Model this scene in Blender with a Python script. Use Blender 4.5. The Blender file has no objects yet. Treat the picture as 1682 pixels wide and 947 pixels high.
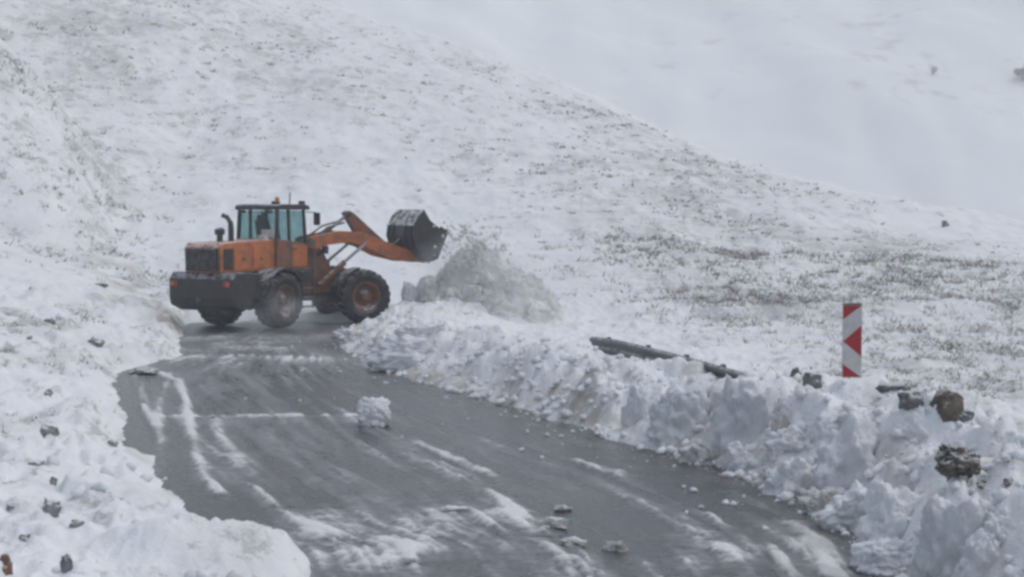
import bpy, bmesh, math, random
import numpy as np
from mathutils import Vector, Matrix

R = math.radians
random.seed(7)
RNG = np.random.default_rng(11)
sc = bpy.context.scene
COL = sc.collection

# ------------------------------------------------------------------ camera
F_PX, W_PX, H_PX = 2800.0, 1682.0, 947.0
CAM = Vector((0.0, 0.0, 3.5))
PITCH = math.atan((H_PX / 2 - 341.0) / F_PX)
cam_d = bpy.data.cameras.new('camera')
cam_d.sensor_width = 36.0
cam_d.lens = 36.0 * F_PX / W_PX
cam_d.clip_start = 0.1
cam_d.clip_end = 4000.0
cam = bpy.data.objects.new('camera', cam_d)
cam.location = CAM
cam.rotation_euler = (math.pi / 2 - PITCH, 0, 0)
COL.objects.link(cam)
sc.camera = cam

# ------------------------------------------------------------------ sky, sun, exposure
SUN_EL, SUN_AZ = R(58), R(75)          # azimuth from +Y (into the picture) towards +X
world = bpy.data.worlds.new('World')
sc.world = world
world.use_nodes = True
wn, wl = world.node_tree.nodes, world.node_tree.links
wn.clear()
sky = wn.new('ShaderNodeTexSky')
sky.sky_type = 'NISHITA'
sky.sun_disc = False
sky.sun_elevation = SUN_EL
sky.sun_rotation = SUN_AZ
sky.air_density = 1.0
sky.dust_density = 3.0
sky.ozone_density = 1.0
hsv = wn.new('ShaderNodeHueSaturation')
hsv.inputs['Saturation'].default_value = 0.60
bg = wn.new('ShaderNodeBackground')
bg.inputs['Strength'].default_value = 0.148
wo = wn.new('ShaderNodeOutputWorld')
wl.new(sky.outputs[0], hsv.inputs['Color'])
wl.new(hsv.outputs[0], bg.inputs['Color'])
wl.new(bg.outputs[0], wo.inputs['Surface'])
sun_d = bpy.data.lights.new('sun', 'SUN')
sun_d.energy = 1.15
sun_d.angle = R(60)
sun_d.color = (1.0, 0.985, 0.97)
sun = bpy.data.objects.new('sun', sun_d)
COL.objects.link(sun)
sdir = Vector((math.sin(SUN_AZ) * math.cos(SUN_EL), math.cos(SUN_AZ) * math.cos(SUN_EL), math.sin(SUN_EL)))
sun.rotation_euler = (-sdir).to_track_quat('-Z', 'Y').to_euler()
sun.location = sdir * 60

sc.view_settings.view_transform = 'Standard'
sc.view_settings.look = 'None'
sc.view_settings.exposure = 0.05
sc.view_settings.gamma = 1.0
sc.view_settings.use_curve_mapping = False
sc.render.engine = 'CYCLES'
sc.cycles.use_denoising = True
sc.cycles.filter_width = 3.1
sc.cycles.max_bounces = 8
sc.cycles.diffuse_bounces = 4
sc.cycles.volume_bounces = 2
sc.cycles.transparent_max_bounces = 16

# ------------------------------------------------------------------ noise in numpy
def _hash(ix, iy, seed):
    h = (ix.astype(np.int64) * 374761393 + iy.astype(np.int64) * 668265263 + int(seed) * 982451653) & 0xffffffff
    h = ((h ^ (h >> 13)) * 1274126177) & 0xffffffff
    h = ((h ^ (h >> 16)) * 2246822519) & 0xffffffff
    return ((h ^ (h >> 15)) & 0xffffff) / float(0xffffff)

def noise(x, y, seed=0):
    x = np.asarray(x, float); y = np.asarray(y, float)
    ix, iy = np.floor(x), np.floor(y)
    fx, fy = x - ix, y - iy
    u = fx * fx * fx * (fx * (fx * 6 - 15) + 10)
    v = fy * fy * fy * (fy * (fy * 6 - 15) + 10)
    def g(ax, ay):
        a = _hash(ix + ax, iy + ay, seed) * 6.2831853
        return np.cos(a) * (fx - ax) + np.sin(a) * (fy - ay)
    n = (g(0, 0) * (1 - u) + g(1, 0) * u) * (1 - v) + (g(0, 1) * (1 - u) + g(1, 1) * u) * v
    return n * 1.5

def fbm(x, y, oct=4, seed=0, gain=0.5):
    s = 0; a = 1.0; t = 0
    for k in range(oct):
        s = s + a * noise(x, y, seed + k * 17)
        t += a; a *= gain
        x = np.asarray(x) * 2.03 + 11.3; y = np.asarray(y) * 2.03 - 7.1
    return s / t * 1.4

def worley(x, y, seed=0):
    """nearest and second nearest feature distance, and a random value of the nearest cell"""
    x = np.asarray(x, float); y = np.asarray(y, float)
    ix, iy = np.floor(x), np.floor(y)
    f1 = np.full(x.shape, 9.0); f2 = np.full(x.shape, 9.0); cid = np.zeros(x.shape)
    for a in (-1, 0, 1):
        for b in (-1, 0, 1):
            cx, cy = ix + a, iy + b
            px = cx + _hash(cx, cy, seed); py = cy + _hash(cx, cy, seed + 5)
            d = np.hypot(px - x, py - y)
            near = d < f1
            f2 = np.where(near, f1, np.minimum(f2, d))
            cid = np.where(near, _hash(cx, cy, seed + 9), cid)
            f1 = np.where(near, d, f1)
    return f1, f2, cid

def sstep(a, b, x):
    t = np.clip((np.asarray(x, float) - a) / (b - a), 0, 1)
    return t * t * (3 - 2 * t)

# ------------------------------------------------------------------ picture point to ray
_c, _s = math.cos(PITCH), math.sin(PITCH)
def ray(px, py):
    u = (px - W_PX / 2) / F_PX
    v = -(py - H_PX / 2) / F_PX
    return np.array([u, _c + v * _s, v * _c - _s])

def on_plane(px, py, z=0.0):
    d = ray(px, py)
    t = (z - CAM.z) / d[2]
    return np.array([d[0] * t, d[1] * t])

def at_depth(px, py, y):
    d = ray(px, py)
    t = y / d[1]
    return np.array([d[0] * t, y, CAM.z + d[2] * t])

# ------------------------------------------------------------------ the lie of the land
LY = [2, 10, 14.5, 16.2, 17.4, 18.7, 20.3, 22.3, 25, 28, 31.5, 35.8, 37.5, 40, 44.7, 52, 60, 80]
LX = [1.5, -0.2, -1.5, -2.05, -2.35, -3.4, -3.95, -4.75, -5.7, -6.45, -7.35, -8.25, -8.1, -7.7, -8.75, -9.8, -11.5, -16]
RY = [2, 10, 16.2, 18.5, 20.5, 22.3, 25.9, 29, 32.8, 36, 37.8, 40, 44.7, 50, 55, 80]
RX = [4.6, 4.2, 3.65, 3.75, 3.4, 2.9, 1.5, 0.35, -1.2, -2.6, -3.2, -3.6, -4.6, -4.2, -4.4, -9]
BY = [2, 12, 16, 20, 23, 26, 30, 33, 36, 38, 41, 44, 47, 50, 53, 58]
BH = [0.9, 0.95, 1.0, 0.95, 1.02, 0.82, 0.70, 0.72, 0.74, 0.66, 0.52, 0.46, 0.52, 0.6, 0.6, 0.3]
RIDX = [-400, -90, -60, -26, -11.8, 3.2, 12, 19, 32.6, 45, 60, 90, 400]
RIDZ = [80, 46, 36, 23.5, 19.2, 14.6, 11.0, 7.6, 3.4, -0.5, -5, -12, -20]

def road_edges(y):
    return np.interp(y, LY, LX), np.interp(y, RY, RX)

def ground(x, y, detail=True):
    """height of the snow sheet; also the dirt, scrub and packed-snow fields"""
    x = np.asarray(x, float); y = np.asarray(y, float)
    xl, xr = road_edges(y)
    wob = fbm(x * 0.55, y * 0.4, 3, 3) * 0.35 + fbm(x * 0.9, y * 0.5, 3, 8) * 0.10
    dl = xl - x + wob * np.where(y > 24, 0.55, 1.0)
    dr = (x - xr) * 0.92 + wob * 0.8
    closed = sstep(51.5, 55.0, y + 1.2 * wob)
    # left verge
    sl = np.interp(y, [2, 15, 24, 34, 50, 70], [0.10, 0.13, 0.17, 0.25, 0.33, 0.30])
    d0 = np.maximum(dl, 0)
    zl = 0.17 * sstep(0, 0.55, dl) + sl * np.maximum(d0 - 0.2, 0) / (1 + 0.028 * np.maximum(d0 - 1, 0))
    # right bank thrown up by the plough
    H = np.interp(y, BY, BH)
    crest = H * (1 + 0.22 * fbm(x * 0.5, y * 0.35, 3, 21))
    zr = crest * sstep(-0.05, 1.25, dr) ** 0.8
    back = sstep(2.0, 5.8, dr)
    zr = zr * (1 - back) + back * (-0.25 + 0.25 * fbm(x * 0.12, y * 0.08, 3, 31))
    inroad = (dl < 0) & (dr < 0)
    z = np.where(dl >= 0, zl, np.where(dr >= 0, zr, -0.07))
    z = np.maximum(z, 0.42 * closed)
    # hills behind
    rz = np.interp(x + 4 * fbm(x * 0.03, y * 0.03, 3, 41), RIDX, RIDZ) * (1 + 0.05 * fbm(x * 0.05, y * 0.02, 3, 44))
    ry = 150.0
    t = np.clip((y - 58.0) / (ry - 58.0), 0, 1)
    up = np.where(t < 1, 0.55 * t + 0.45 * t * t * (3 - 2 * t), 1.0)
    over = np.maximum(y - ry, 0)
    hill = rz * up - 0.55 * over * over / (over + 25)
    hill = np.where(rz < 0, rz * up - 0.3 * over, hill)
    # left shoulder
    foot = -15.9 - 0.10 * (y - 72) + 0.5 * fbm(x * 0.2, y * 0.15, 3, 47)
    lh = np.maximum(foot - x, 0)
    sh = 10.0 * (lh / 5.7) ** 0.62 * sstep(56, 72, y) * (1 - sstep(76, 98, y))
    z = z + np.where(y > 58, np.maximum(hill, 0) * 1.0 + np.minimum(hill, 0), 0)
    z = np.maximum(z, np.where(y > 58, sh, -99))
    if not detail:
        return z
    far = sstep(55, 75, y)
    offroad = np.maximum(sstep(0.02, 0.4, dl), np.maximum(sstep(0.02, 0.4, dr), closed))
    left = sstep(0.0, 0.5, dl)
    berm = sstep(0.05, 0.5, dr) * (1 - sstep(2.6, 4.5, dr)) * (1 - sstep(50, 56, y))
    field = sstep(2.4, 5.0, dr)
    # lumps
    near_lump = np.interp(y, [10, 20, 27, 33, 40, 55], [1, 1, 0.8, 0.45, 0.55, 0.6])
    f1, f2, cid = worley(x * 1.15 + 0.25 * fbm(x, y, 2, 51), y * 0.95, 53)
    blk = (cid - 0.45) * 0.55 * sstep(0.02, 0.22, f2 - f1)
    g1, g2, gid = worley(x * 3.1, y * 2.6, 57)
    blk2 = (gid - 0.4) * 0.17 * sstep(0.02, 0.25, g2 - g1)
    z = z + berm * near_lump * (0.85 * blk + blk2 + 0.13 * fbm(x * 2.2, y * 1.8, 5, 61, 0.6)) + berm * 0.05 * np.abs(fbm(x * 6.0, y * 4.5, 4, 62, 0.6))
    # furrows running down the softer stretch of bank
    fur = fbm(x * 1.7 + y * 0.75, y * 0.18, 3, 63)
    z = z + berm * sstep(25, 30, y) * (1 - sstep(40, 44, y)) * 0.17 * fur
    # left verge: crumbs and clods
    wx, wy = 0.55 * fbm(x * 1.9, y * 1.4, 3, 72), 0.55 * fbm(x * 1.9 + 9, y * 1.4, 3, 73)
    k1, k2, kid = worley(x * 2.4 + wx, y * 1.7 + wy, 71)
    clod = np.maximum(kid - 0.5, 0) * 0.42 * sstep(0.50, 0.22, k1)
    k3, k4, kid2 = worley(x * 1.2 + wx, y * 0.8 + wy, 75)
    clod2 = np.maximum(kid2 - 0.72, 0) * 0.5 * sstep(0.48, 0.22, k3)
    fade_l = 1 - 0.7 * sstep(40, 60, y)
    crumb = sstep(-0.6, 0.15, fbm(x * 0.35, y * 0.22, 3, 79))
    z = z + left * fade_l * (1 - far) * (crumb * (0.9 * clod + 0.9 * clod2) + 0.11 * fbm(x * 1.3, y * 0.8, 5, 77, 0.6) + 0.08 * np.abs(fbm(x * 3.0, y * 2.0, 5, 78, 0.62)))
    # rutted strip behind the machine
    rut = np.exp(-((x + 10.6) / 2.4) ** 2 - ((y - 50) / 6.5) ** 2)
    z = z + rut * offroad * (0.40 * fbm(x * 1.2, y * 0.6, 4, 83, 0.6))
    # field
    z = z + field * (1 - far) * (0.16 * fbm(x * 0.6, y * 0.4, 4, 87) + 0.13 * np.maximum(fbm(x * 2.6, y * 1.6, 3, 88), 0))
    z = z + far * (0.55 * fbm(x * 0.09, y * 0.06, 4, 91) + 0.24 * fbm(x * 0.45, y * 0.3, 4, 92) + 0.07 * fbm(x * 1.1 + 0.3 * y, y * 0.55, 3, 93) * sstep(-0.2, 0.5, fbm(x * 0.06, y * 0.05, 2, 94)))
    # big smooth drift by the near left corner, hump beside it
    for (cx, cy, rx, ry_, am) in DRIFTS:
        z = z + am * np.exp(-((x - cx) / rx) ** 2 - ((y - cy) / ry_) ** 2) * sstep(-0.25, 0.25, np.maximum(dl, dr))
    z = np.where(inroad & (closed < 0.02), -0.07, z)
    return z

DRIFTS = []
for (px, py, zz, rx, ry_, am) in [(415, 925, 0.15, 0.75, 0.8, 0.28), (250, 930, 0.25, 0.5, 0.4, 0.22),
                                  (1400, 640, 1.0, 0.7, 0.6, 0.07), (660, 588, 0.2, 1.3, 0.9, 0.22), (590, 555, 0.2, 0.8, 0.8, 0.2)]:
    p = on_plane(px, py, zz)
    DRIFTS.append((p[0], p[1], rx, ry_, am))

def hit(px, py, t0=9.0, t1=330.0, n=2500):
    """first point of the land under a picture point"""
    d = ray(px, py)
    t = np.geomspace(t0, t1, n)
    X, Y, Z = d[0] * t, d[1] * t, CAM.z + d[2] * t
    g = np.maximum(ground(X, Y), np.where(Y < 52, 0.0, -99))
    k = np.argmax(Z <= g)
    if not (Z <= g).any():
        k = n - 1
    return np.array([X[k], Y[k], g[k]])

def ground1(x, y):
    return float(max(ground(np.array([x]), np.array([y]))[0], 0.0 if y < 52 else -99))

# ------------------------------------------------------------------ materials
MATS = {}
def new_mat(name):
    m = bpy.data.materials.new(name)
    m.use_nodes = True
    nt = m.node_tree
    nt.nodes.clear()
    out = nt.nodes.new('ShaderNodeOutputMaterial')
    b = nt.nodes.new('ShaderNodeBsdfPrincipled')
    nt.links.new(b.outputs[0], out.inputs['Surface'])
    MATS[name] = m
    return m, nt, b

def N(nt, kind, **kw):
    n = nt.nodes.new(kind)
    for k, v in kw.items():
        setattr(n, k, v)
    return n

def tex_noise(nt, scale, detail=4, rough=0.55, coords='Object', vscale=None):
    tc = N(nt, 'ShaderNodeTexCoord')
    src = tc.outputs[coords]
    if vscale:
        mp = N(nt, 'ShaderNodeMapping')
        mp.inputs['Scale'].default_value = vscale
        nt.links.new(src, mp.inputs['Vector'])
        src = mp.outputs[0]
    n = N(nt, 'ShaderNodeTexNoise')
    n.inputs['Scale'].default_value = scale
    n.inputs['Detail'].default_value = detail
    n.inputs['Roughness'].default_value = rough
    nt.links.new(src, n.inputs['Vector'])
    return n.outputs['Fac']

def math_n(nt, op, a, b=None, clamp=False):
    n = N(nt, 'ShaderNodeMath', operation=op, use_clamp=clamp)
    for i, v in enumerate((a, b)):
        if v is None:
            continue
        if isinstance(v, (int, float)):
            n.inputs[i].default_value = v
        else:
            nt.links.new(v, n.inputs[i])
    return n.outputs[0]

def smooth_n(nt, val, a, b):
    n = N(nt, 'ShaderNodeMapRange', interpolation_type='SMOOTHSTEP')
    n.inputs['From Min'].default_value = a
    n.inputs['From Max'].default_value = b
    nt.links.new(val, n.inputs['Value'])
    return n.outputs[0]

def mix_n(nt, fac, a, b):
    n = N(nt, 'ShaderNodeMix', data_type='RGBA')
    if isinstance(fac, (int, float)):
        n.inputs['Factor'].default_value = fac
    else:
        nt.links.new(fac, n.inputs['Factor'])
    for key, v in (('A', a), ('B', b)):
        sock = [i for i in n.inputs if i.name == key and i.type == 'RGBA'][0]
        if isinstance(v, tuple):
            sock.default_value = (*v, 1)
        else:
            nt.links.new(v, sock)
    return [o for o in n.outputs if o.type == 'RGBA'][0]

def bump_n(nt, b, height, strength=0.4, dist=0.05):
    n = N(nt, 'ShaderNodeBump')
    n.inputs['Strength'].default_value = strength
    n.inputs['Distance'].default_value = dist
    nt.links.new(height, n.inputs['Height'])
    nt.links.new(n.outputs[0], b.inputs['Normal'])

def attr_n(nt, name):
    a = N(nt, 'ShaderNodeAttribute', attribute_name=name)
    return a.outputs['Fac']

SNOW = (0.80, 0.825, 0.845)
def make_snow(name, dirt=0.0, attrs=False, tint=(0.40, 0.37, 0.33)):
    m, nt, b = new_mat(name)
    fine = tex_noise(nt, 9.0, 5, 0.6)
    big = tex_noise(nt, 0.9, 4, 0.55)
    col = mix_n(nt, smooth_n(nt, big, 0.35, 0.7), (0.755, 0.785, 0.815), SNOW)
    if attrs:
        d = attr_n(nt, 'dirt')
        speck = tex_noise(nt, 3.5, 6, 0.7)
        df = math_n(nt, 'MULTIPLY', d, smooth_n(nt, speck, 0.3, 0.6), True)
        col = mix_n(nt, df, col, tint)
        s = attr_n(nt, 'scrub')
        n1 = tex_noise(nt, 0.95, 7, 0.72, vscale=(1.0, 0.55, 1.6))
        n2 = tex_noise(nt, 5.5, 4, 0.7)
        v = math_n(nt, 'ADD', math_n(nt, 'MULTIPLY', n1, 0.62), math_n(nt, 'MULTIPLY', n2, 0.38))
        vv = math_n(nt, 'MULTIPLY', math_n(nt, 'SUBTRACT', v, 0.5), 1.7)
        th = math_n(nt, 'ADD', math_n(nt, 'ADD', vv, 0.5), math_n(nt, 'MULTIPLY', s, 0.17))
        soft = tex_noise(nt, 0.32, 6, 0.68, vscale=(1.0, 0.6, 1.5))
        haze_s = math_n(nt, 'MULTIPLY', math_n(nt, 'MULTIPLY', smooth_n(nt, soft, 0.36, 0.66), s), 0.34)
        sf = math_n(nt, 'MAXIMUM', haze_s, math_n(nt, 'MULTIPLY', smooth_n(nt, th, 0.58, 0.73), 0.58))
        tone = mix_n(nt, smooth_n(nt, big, 0.4, 0.6), (0.25, 0.25, 0.265), (0.32, 0.305, 0.275))
        col = mix_n(nt, sf, col, tone)
    elif dirt > 0:
        speck = tex_noise(nt, 2.6, 6, 0.7)
        df = math_n(nt, 'MULTIPLY', smooth_n(nt, speck, 0.33, 0.66), dirt, True)
        col = mix_n(nt, df, col, tint)
    nt.links.new(col, b.inputs['Base Color'])
    b.inputs['Roughness'].default_value = 0.7
    b.inputs['Specular IOR Level'].default_value = 0.25
    bump_n(nt, b, math_n(nt, 'ADD', fine, math_n(nt, 'MULTIPLY', tex_noise(nt, 30, 3, 0.6), 0.4)), 0.55, 0.05)
    return m

make_snow('snow_land', attrs=True)
make_snow('snow_clean', 0.10)
make_snow('snow_grey', 0.55, tint=(0.55, 0.55, 0.56))
make_snow('snow_heap', 0.8, tint=(0.60, 0.55, 0.47))
make_snow('snow_dirty', 0.9, tint=(0.42, 0.395, 0.35))

def make_far():
    m, nt, b = new_mat('snow_mountain')
    n1 = tex_noise(nt, 0.02, 5, 0.6)
    n2 = tex_noise(nt, 0.16, 6, 0.7)
    v = math_n(nt, 'ADD', math_n(nt, 'MULTIPLY', n1, 0.5), math_n(nt, 'MULTIPLY', n2, 0.5))
    col = mix_n(nt, smooth_n(nt, v, 0.55, 0.72), (0.79, 0.815, 0.84), (0.50, 0.51, 0.53))
    nt.links.new(col, b.inputs['Base Color'])
    b.inputs['Roughness'].default_value = 0.8
    b.inputs['Specular IOR Level'].default_value = 0.1
make_far()

def make_road():
    m, nt, b = new_mat('slushy_asphalt')
    s = attr_n(nt, 'slush')
    g1 = tex_noise(nt, 6.0, 6, 0.7)
    g2 = tex_noise(nt, 28.0, 4, 0.7)
    wet = mix_n(nt, smooth_n(nt, g2, 0.3, 0.7), (0.030, 0.032, 0.038), (0.062, 0.065, 0.075))
    film = mix_n(nt, smooth_n(nt, g1, 0.35, 0.65), (0.15, 0.156, 0.172), (0.27, 0.28, 0.30))
    sn = mix_n(nt, smooth_n(nt, g2, 0.35, 0.65), (0.60, 0.61, 0.63), (0.76, 0.785, 0.80))
    sj = math_n(nt, 'ADD', s, math_n(nt, 'MULTIPLY', math_n(nt, 'SUBTRACT', g1, 0.5), 0.75))
    col = mix_n(nt, smooth_n(nt, sj, 0.0, 0.58), wet, film)
    col = mix_n(nt, smooth_n(nt, sj, 0.46, 0.95), col, sn)
    d = attr_n(nt, 'dirt')
    col = mix_n(nt, math_n(nt, 'MULTIPLY', d, 0.6), col, (0.15, 0.138, 0.115))
    nt.links.new(col, b.inputs['Base Color'])
    rough = N(nt, 'ShaderNodeMapRange')
    rough.inputs['To Min'].default_value = 0.23
    rough.inputs['To Max'].default_value = 0.75
    nt.links.new(sj, rough.inputs['Value'])
    nt.links.new(rough.outputs[0], b.inputs['Roughness'])
    b.inputs['Specular IOR Level'].default_value = 0.38
    bump_n(nt, b, math_n(nt, 'ADD', g1, math_n(nt, 'MULTIPLY', g2, 0.4)), 0.5, 0.03)
make_road()

def make_paint(name, col, rough=0.5, grime=0.5, dust=0.3, metallic=0.0, spec=0.4, up=(0.25, 0.8)):
    """painted metal with road grime and snow caught on upward faces"""
    m, nt, b = new_mat(name)
    g = tex_noise(nt, 3.2, 6, 0.7)
    streak = tex_noise(nt, 9.0, 4, 0.6, vscale=(1, 1, 0.25))
    c = mix_n(nt, math_n(nt, 'MULTIPLY', smooth_n(nt, g, 0.38, 0.66), grime), col, (0.075, 0.065, 0.058))
    c = mix_n(nt, math_n(nt, 'MULTIPLY', smooth_n(nt, streak, 0.52, 0.72), grime * 0.45), c, (0.16, 0.15, 0.145))
    geo = N(nt, 'ShaderNodeNewGeometry')
    sep = N(nt, 'ShaderNodeSeparateXYZ')
    nt.links.new(geo.outputs['Normal'], sep.inputs[0])
    upf = smooth_n(nt, sep.outputs['Z'], up[0], up[1])
    sp = smooth_n(nt, tex_noise(nt, 5.5, 5, 0.7), 0.42, 0.58)
    c = mix_n(nt, math_n(nt, 'MULTIPLY', math_n(nt, 'MULTIPLY', upf, sp), dust, True), c, (0.66, 0.67, 0.70))
    nt.links.new(c, b.inputs['Base Color'])
    b.inputs['Roughness'].default_value = rough
    b.inputs['Metallic'].default_value = metallic
    b.inputs['Specular IOR Level'].default_value = spec
    bump_n(nt, b, g, 0.15, 0.02)
    return m

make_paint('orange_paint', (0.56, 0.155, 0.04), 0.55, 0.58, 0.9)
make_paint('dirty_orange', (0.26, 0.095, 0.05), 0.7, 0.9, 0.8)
make_paint('rim_paint', (0.17, 0.08, 0.05), 0.8, 0.9, 0.6, up=(-0.6, 0.9))
make_paint('black_paint', (0.022, 0.022, 0.026), 0.55, 0.3, 0.55)
make_paint('rubber', (0.02, 0.02, 0.023), 0.8, 0.35, 0.5, spec=0.2, up=(-0.2, 0.9))
make_paint('bucket_steel', (0.028, 0.028, 0.034), 0.5, 0.35, 1.2, spec=0.35, up=(0.25, 0.55))
make_paint('grey_metal', (0.16, 0.16, 0.17), 0.45, 0.4, 0.4, 0.4)
make_paint('chrome_rod', (0.45, 0.45, 0.46), 0.25, 0.2, 0.2, 0.9)
make_paint('galvanised', (0.135, 0.14, 0.15), 0.55, 0.45, 0.6, 0.3)
make_paint('white_plate', (0.60, 0.58, 0.58), 0.45, 0.30, 0.3)
make_paint('red_film', (0.38, 0.022, 0.03), 0.4, 0.25, 0.2)
make_paint('lens_red', (0.35, 0.02, 0.02), 0.3, 0.3, 0.2)
make_paint('lens_amber', (0.55, 0.22, 0.05), 0.3, 0.2, 0.5)
make_paint('lens_clear', (0.55, 0.56, 0.58), 0.2, 0.2, 0.2)
make_paint('seat_cloth', (0.05, 0.045, 0.05), 0.8, 0.2, 0.0)
make_paint('light_panel', (0.62, 0.60, 0.58), 0.6, 0.35, 0.5)
def make_glass():
    m, nt, b = new_mat('cab_glass')
    out = [n for n in nt.nodes if n.type == 'OUTPUT_MATERIAL'][0]
    tr = N(nt, 'ShaderNodeBsdfTransparent')
    tr.inputs['Color'].default_value = (0.80, 0.92, 0.92, 1)
    b.inputs['Base Color'].default_value = (0.10, 0.13, 0.14, 1)
    b.inputs['Roughness'].default_value = 0.12
    g = tex_noise(nt, 4.0, 5, 0.6)
    mx = N(nt, 'ShaderNodeMixShader')
    fr = N(nt, 'ShaderNodeMapRange')
    fr.inputs['To Min'].default_value = 0.05
    fr.inputs['To Max'].default_value = 0.30
    nt.links.new(g, fr.inputs['Value'])
    nt.links.new(fr.outputs[0], mx.inputs[0])
    nt.links.new(tr.outputs[0], mx.inputs[1])
    nt.links.new(b.outputs[0], mx.inputs[2])
    nt.links.new(mx.outputs[0], out.inputs['Surface'])
make_glass()

def make_rock(name, c1, c2, snow=0.75):
    m, nt, b = new_mat(name)
    g = tex_noise(nt, 5.0, 6, 0.7)
    c = mix_n(nt, smooth_n(nt, g, 0.35, 0.65), c1, c2)
    geo = N(nt, 'ShaderNodeNewGeometry')
    sep = N(nt, 'ShaderNodeSeparateXYZ')
    nt.links.new(geo.outputs['Normal'], sep.inputs[0])
    up = math_n(nt, 'ADD', sep.outputs['Z'], math_n(nt, 'MULTIPLY', math_n(nt, 'SUBTRACT', tex_noise(nt, 7, 4, 0.6), 0.5), 1.1))
    c = mix_n(nt, math_n(nt, 'MULTIPLY', smooth_n(nt, up, 0.40, 0.80), snow), c, (0.76, 0.78, 0.80))
    nt.links.new(c, b.inputs['Base Color'])
    b.inputs['Roughness'].default_value = 0.85
    bump_n(nt, b, g, 0.8, 0.06)
make_rock('rock_brown', (0.085, 0.068, 0.055), (0.17, 0.14, 0.115), 0.35)
make_rock('rock_grey', (0.09, 0.09, 0.10), (0.24, 0.235, 0.24))
make_rock('rock_snowed', (0.13, 0.13, 0.14), (0.34, 0.335, 0.34), 0.95)
make_rock('rock_red', (0.16, 0.075, 0.055), (0.25, 0.14, 0.10), 0.5)
make_rock('soil', (0.06, 0.055, 0.05), (0.26, 0.23, 0.20), 0.7)

def make_grass(name, c1, c2):
    m, nt, b = new_mat(name)
    g = tex_noise(nt, 0.7, 4, 0.7)
    nt.links.new(mix_n(nt, smooth_n(nt, g, 0.3, 0.7), c1, c2), b.inputs['Base Color'])
    b.inputs['Roughness'].default_value = 0.9
    b.inputs['Specular IOR Level'].default_value = 0.1
make_grass('dry_grass', (0.28, 0.25, 0.19), (0.18, 0.165, 0.155))
make_grass('bush_leaf', (0.05, 0.055, 0.055), (0.12, 0.125, 0.13))
make_grass('twigs', (0.26, 0.26, 0.27), (0.38, 0.365, 0.36))

# ------------------------------------------------------------------ object helpers
def mesh_obj(name, verts, faces, mat, parent=None, smooth=False):
    me = bpy.data.meshes.new(name)
    me.from_pydata([tuple(v) for v in verts], [], faces)
    me.update()
    if smooth:
        me.shade_smooth()
    if mat:
        me.materials.append(MATS[mat])
    o = bpy.data.objects.new(name, me)
    COL.objects.link(o)
    if parent:
        o.parent = parent
    return o

def tag(o, label=None, cat=None, group=None, kind=None):
    if label: o['label'] = label
    if cat: o['category'] = cat
    if group: o['group'] = group
    if kind: o['kind'] = kind
    return o

def grid_mesh(name, X, Y, Z, mat, attrs=None):
    r, c = X.shape
    co = np.stack([X, Y, Z], -1).reshape(-1, 3).astype(np.float32)
    i = np.arange((r - 1) * (c - 1))
    a = (i // (c - 1)) * c + i % (c - 1)
    quads = np.stack([a, a + 1, a + c + 1, a + c], -1).astype(np.int32)
    me = bpy.data.meshes.new(name)
    me.vertices.add(len(co)); me.vertices.foreach_set('co', co.ravel())
    me.loops.add(quads.size); me.loops.foreach_set('vertex_index', quads.ravel())
    me.polygons.add(len(quads))
    me.polygons.foreach_set('loop_start', np.arange(0, quads.size, 4, dtype=np.int32))
    me.update(calc_edges=True)
    me.validate()
    me.shade_smooth()
    for k, v in (attrs or {}).items():
        at = me.attributes.new(k, 'FLOAT', 'POINT')
        at.data.foreach_set('value', v.reshape(-1).astype(np.float32))
    me.materials.append(MATS[mat])
    o = bpy.data.objects.new(name, me)
    COL.objects.link(o)
    return o

# ------------------------------------------------------------------ land
NR, NC = 860, 860
ys = np.geomspace(6.0, 262.0, NR)
s_ = np.linspace(-1, 1, NC)
tt = 0.66 * (0.42 * s_ + 0.58 * s_ ** 3)
GY = np.repeat(ys[:, None], NC, 1)
GX = tt[None, :] * (GY + 20)
GZ = ground(GX, GY)
_xl, _xr = road_edges(GY)
_dl, _dr = _xl - GX, GX - _xr

# scrub belts, each round a place on the land
def belt(px, py, rx, ry_, am, rot=0.0):
    h = hit(px, py)
    dx, dy = GX - h[0], GY - h[1]
    c, s = math.cos(rot), math.sin(rot)
    return am * np.exp(-((dx * c + dy * s) / rx) ** 2 - ((-dx * s + dy * c) / ry_) ** 2)
scrub = np.zeros_like(GX)
for a in [(200, 60, 9, 24, 0.9), (110, 190, 5, 18, 0.85), (330, 180, 12, 18, 0.55), (420, 60, 14, 22, 0.7), (560, 130, 12, 22, 0.6), (470, 90, 9, 20, 0.6), (420, 210, 9, 16, 0.42), (620, 260, 9, 14, 0.3), (760, 110, 9, 10, 0.6), (830, 240, 7, 14, 0.6), (1000, 190, 9, 14, 0.85),
          (1150, 270, 10, 16, 0.95), (1280, 300, 9, 12, 0.7), (1050, 300, 9, 16, 0.85), (1200, 385, 9, 16, 1.0), (1380, 400, 8, 18, 0.8),
          (1250, 490, 5, 10, 1.0), (1550, 480, 9, 14, 0.8), (1600, 560, 4, 7, 1.0), (1350, 560, 3.5, 5, 0.75),
          (1640, 640, 2.5, 4, 1.1), (1500, 600, 3, 5, 0.8), (1640, 700, 2, 3, 1.0), (1060, 440, 6, 7, 0.55), (900, 480, 5, 5, 0.3),
          (150, 420, 3.0, 5, 0.55), (60, 380, 3, 5, 0.55), (230, 450, 2, 4, 0.5), (660, 180, 11, 20, 0.25)]:
    scrub = np.maximum(scrub, belt(*a))
patch = fbm(GX * 0.22, GY * 0.12, 4, 101)
scrub = np.clip(scrub * (1 + 0.7 * patch) + 0.10 * np.maximum(patch, 0), 0, 1.15)
scrub *= np.where((_dl < 0) & (_dr < 2.6), sstep(54, 66, GY), 1)
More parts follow.
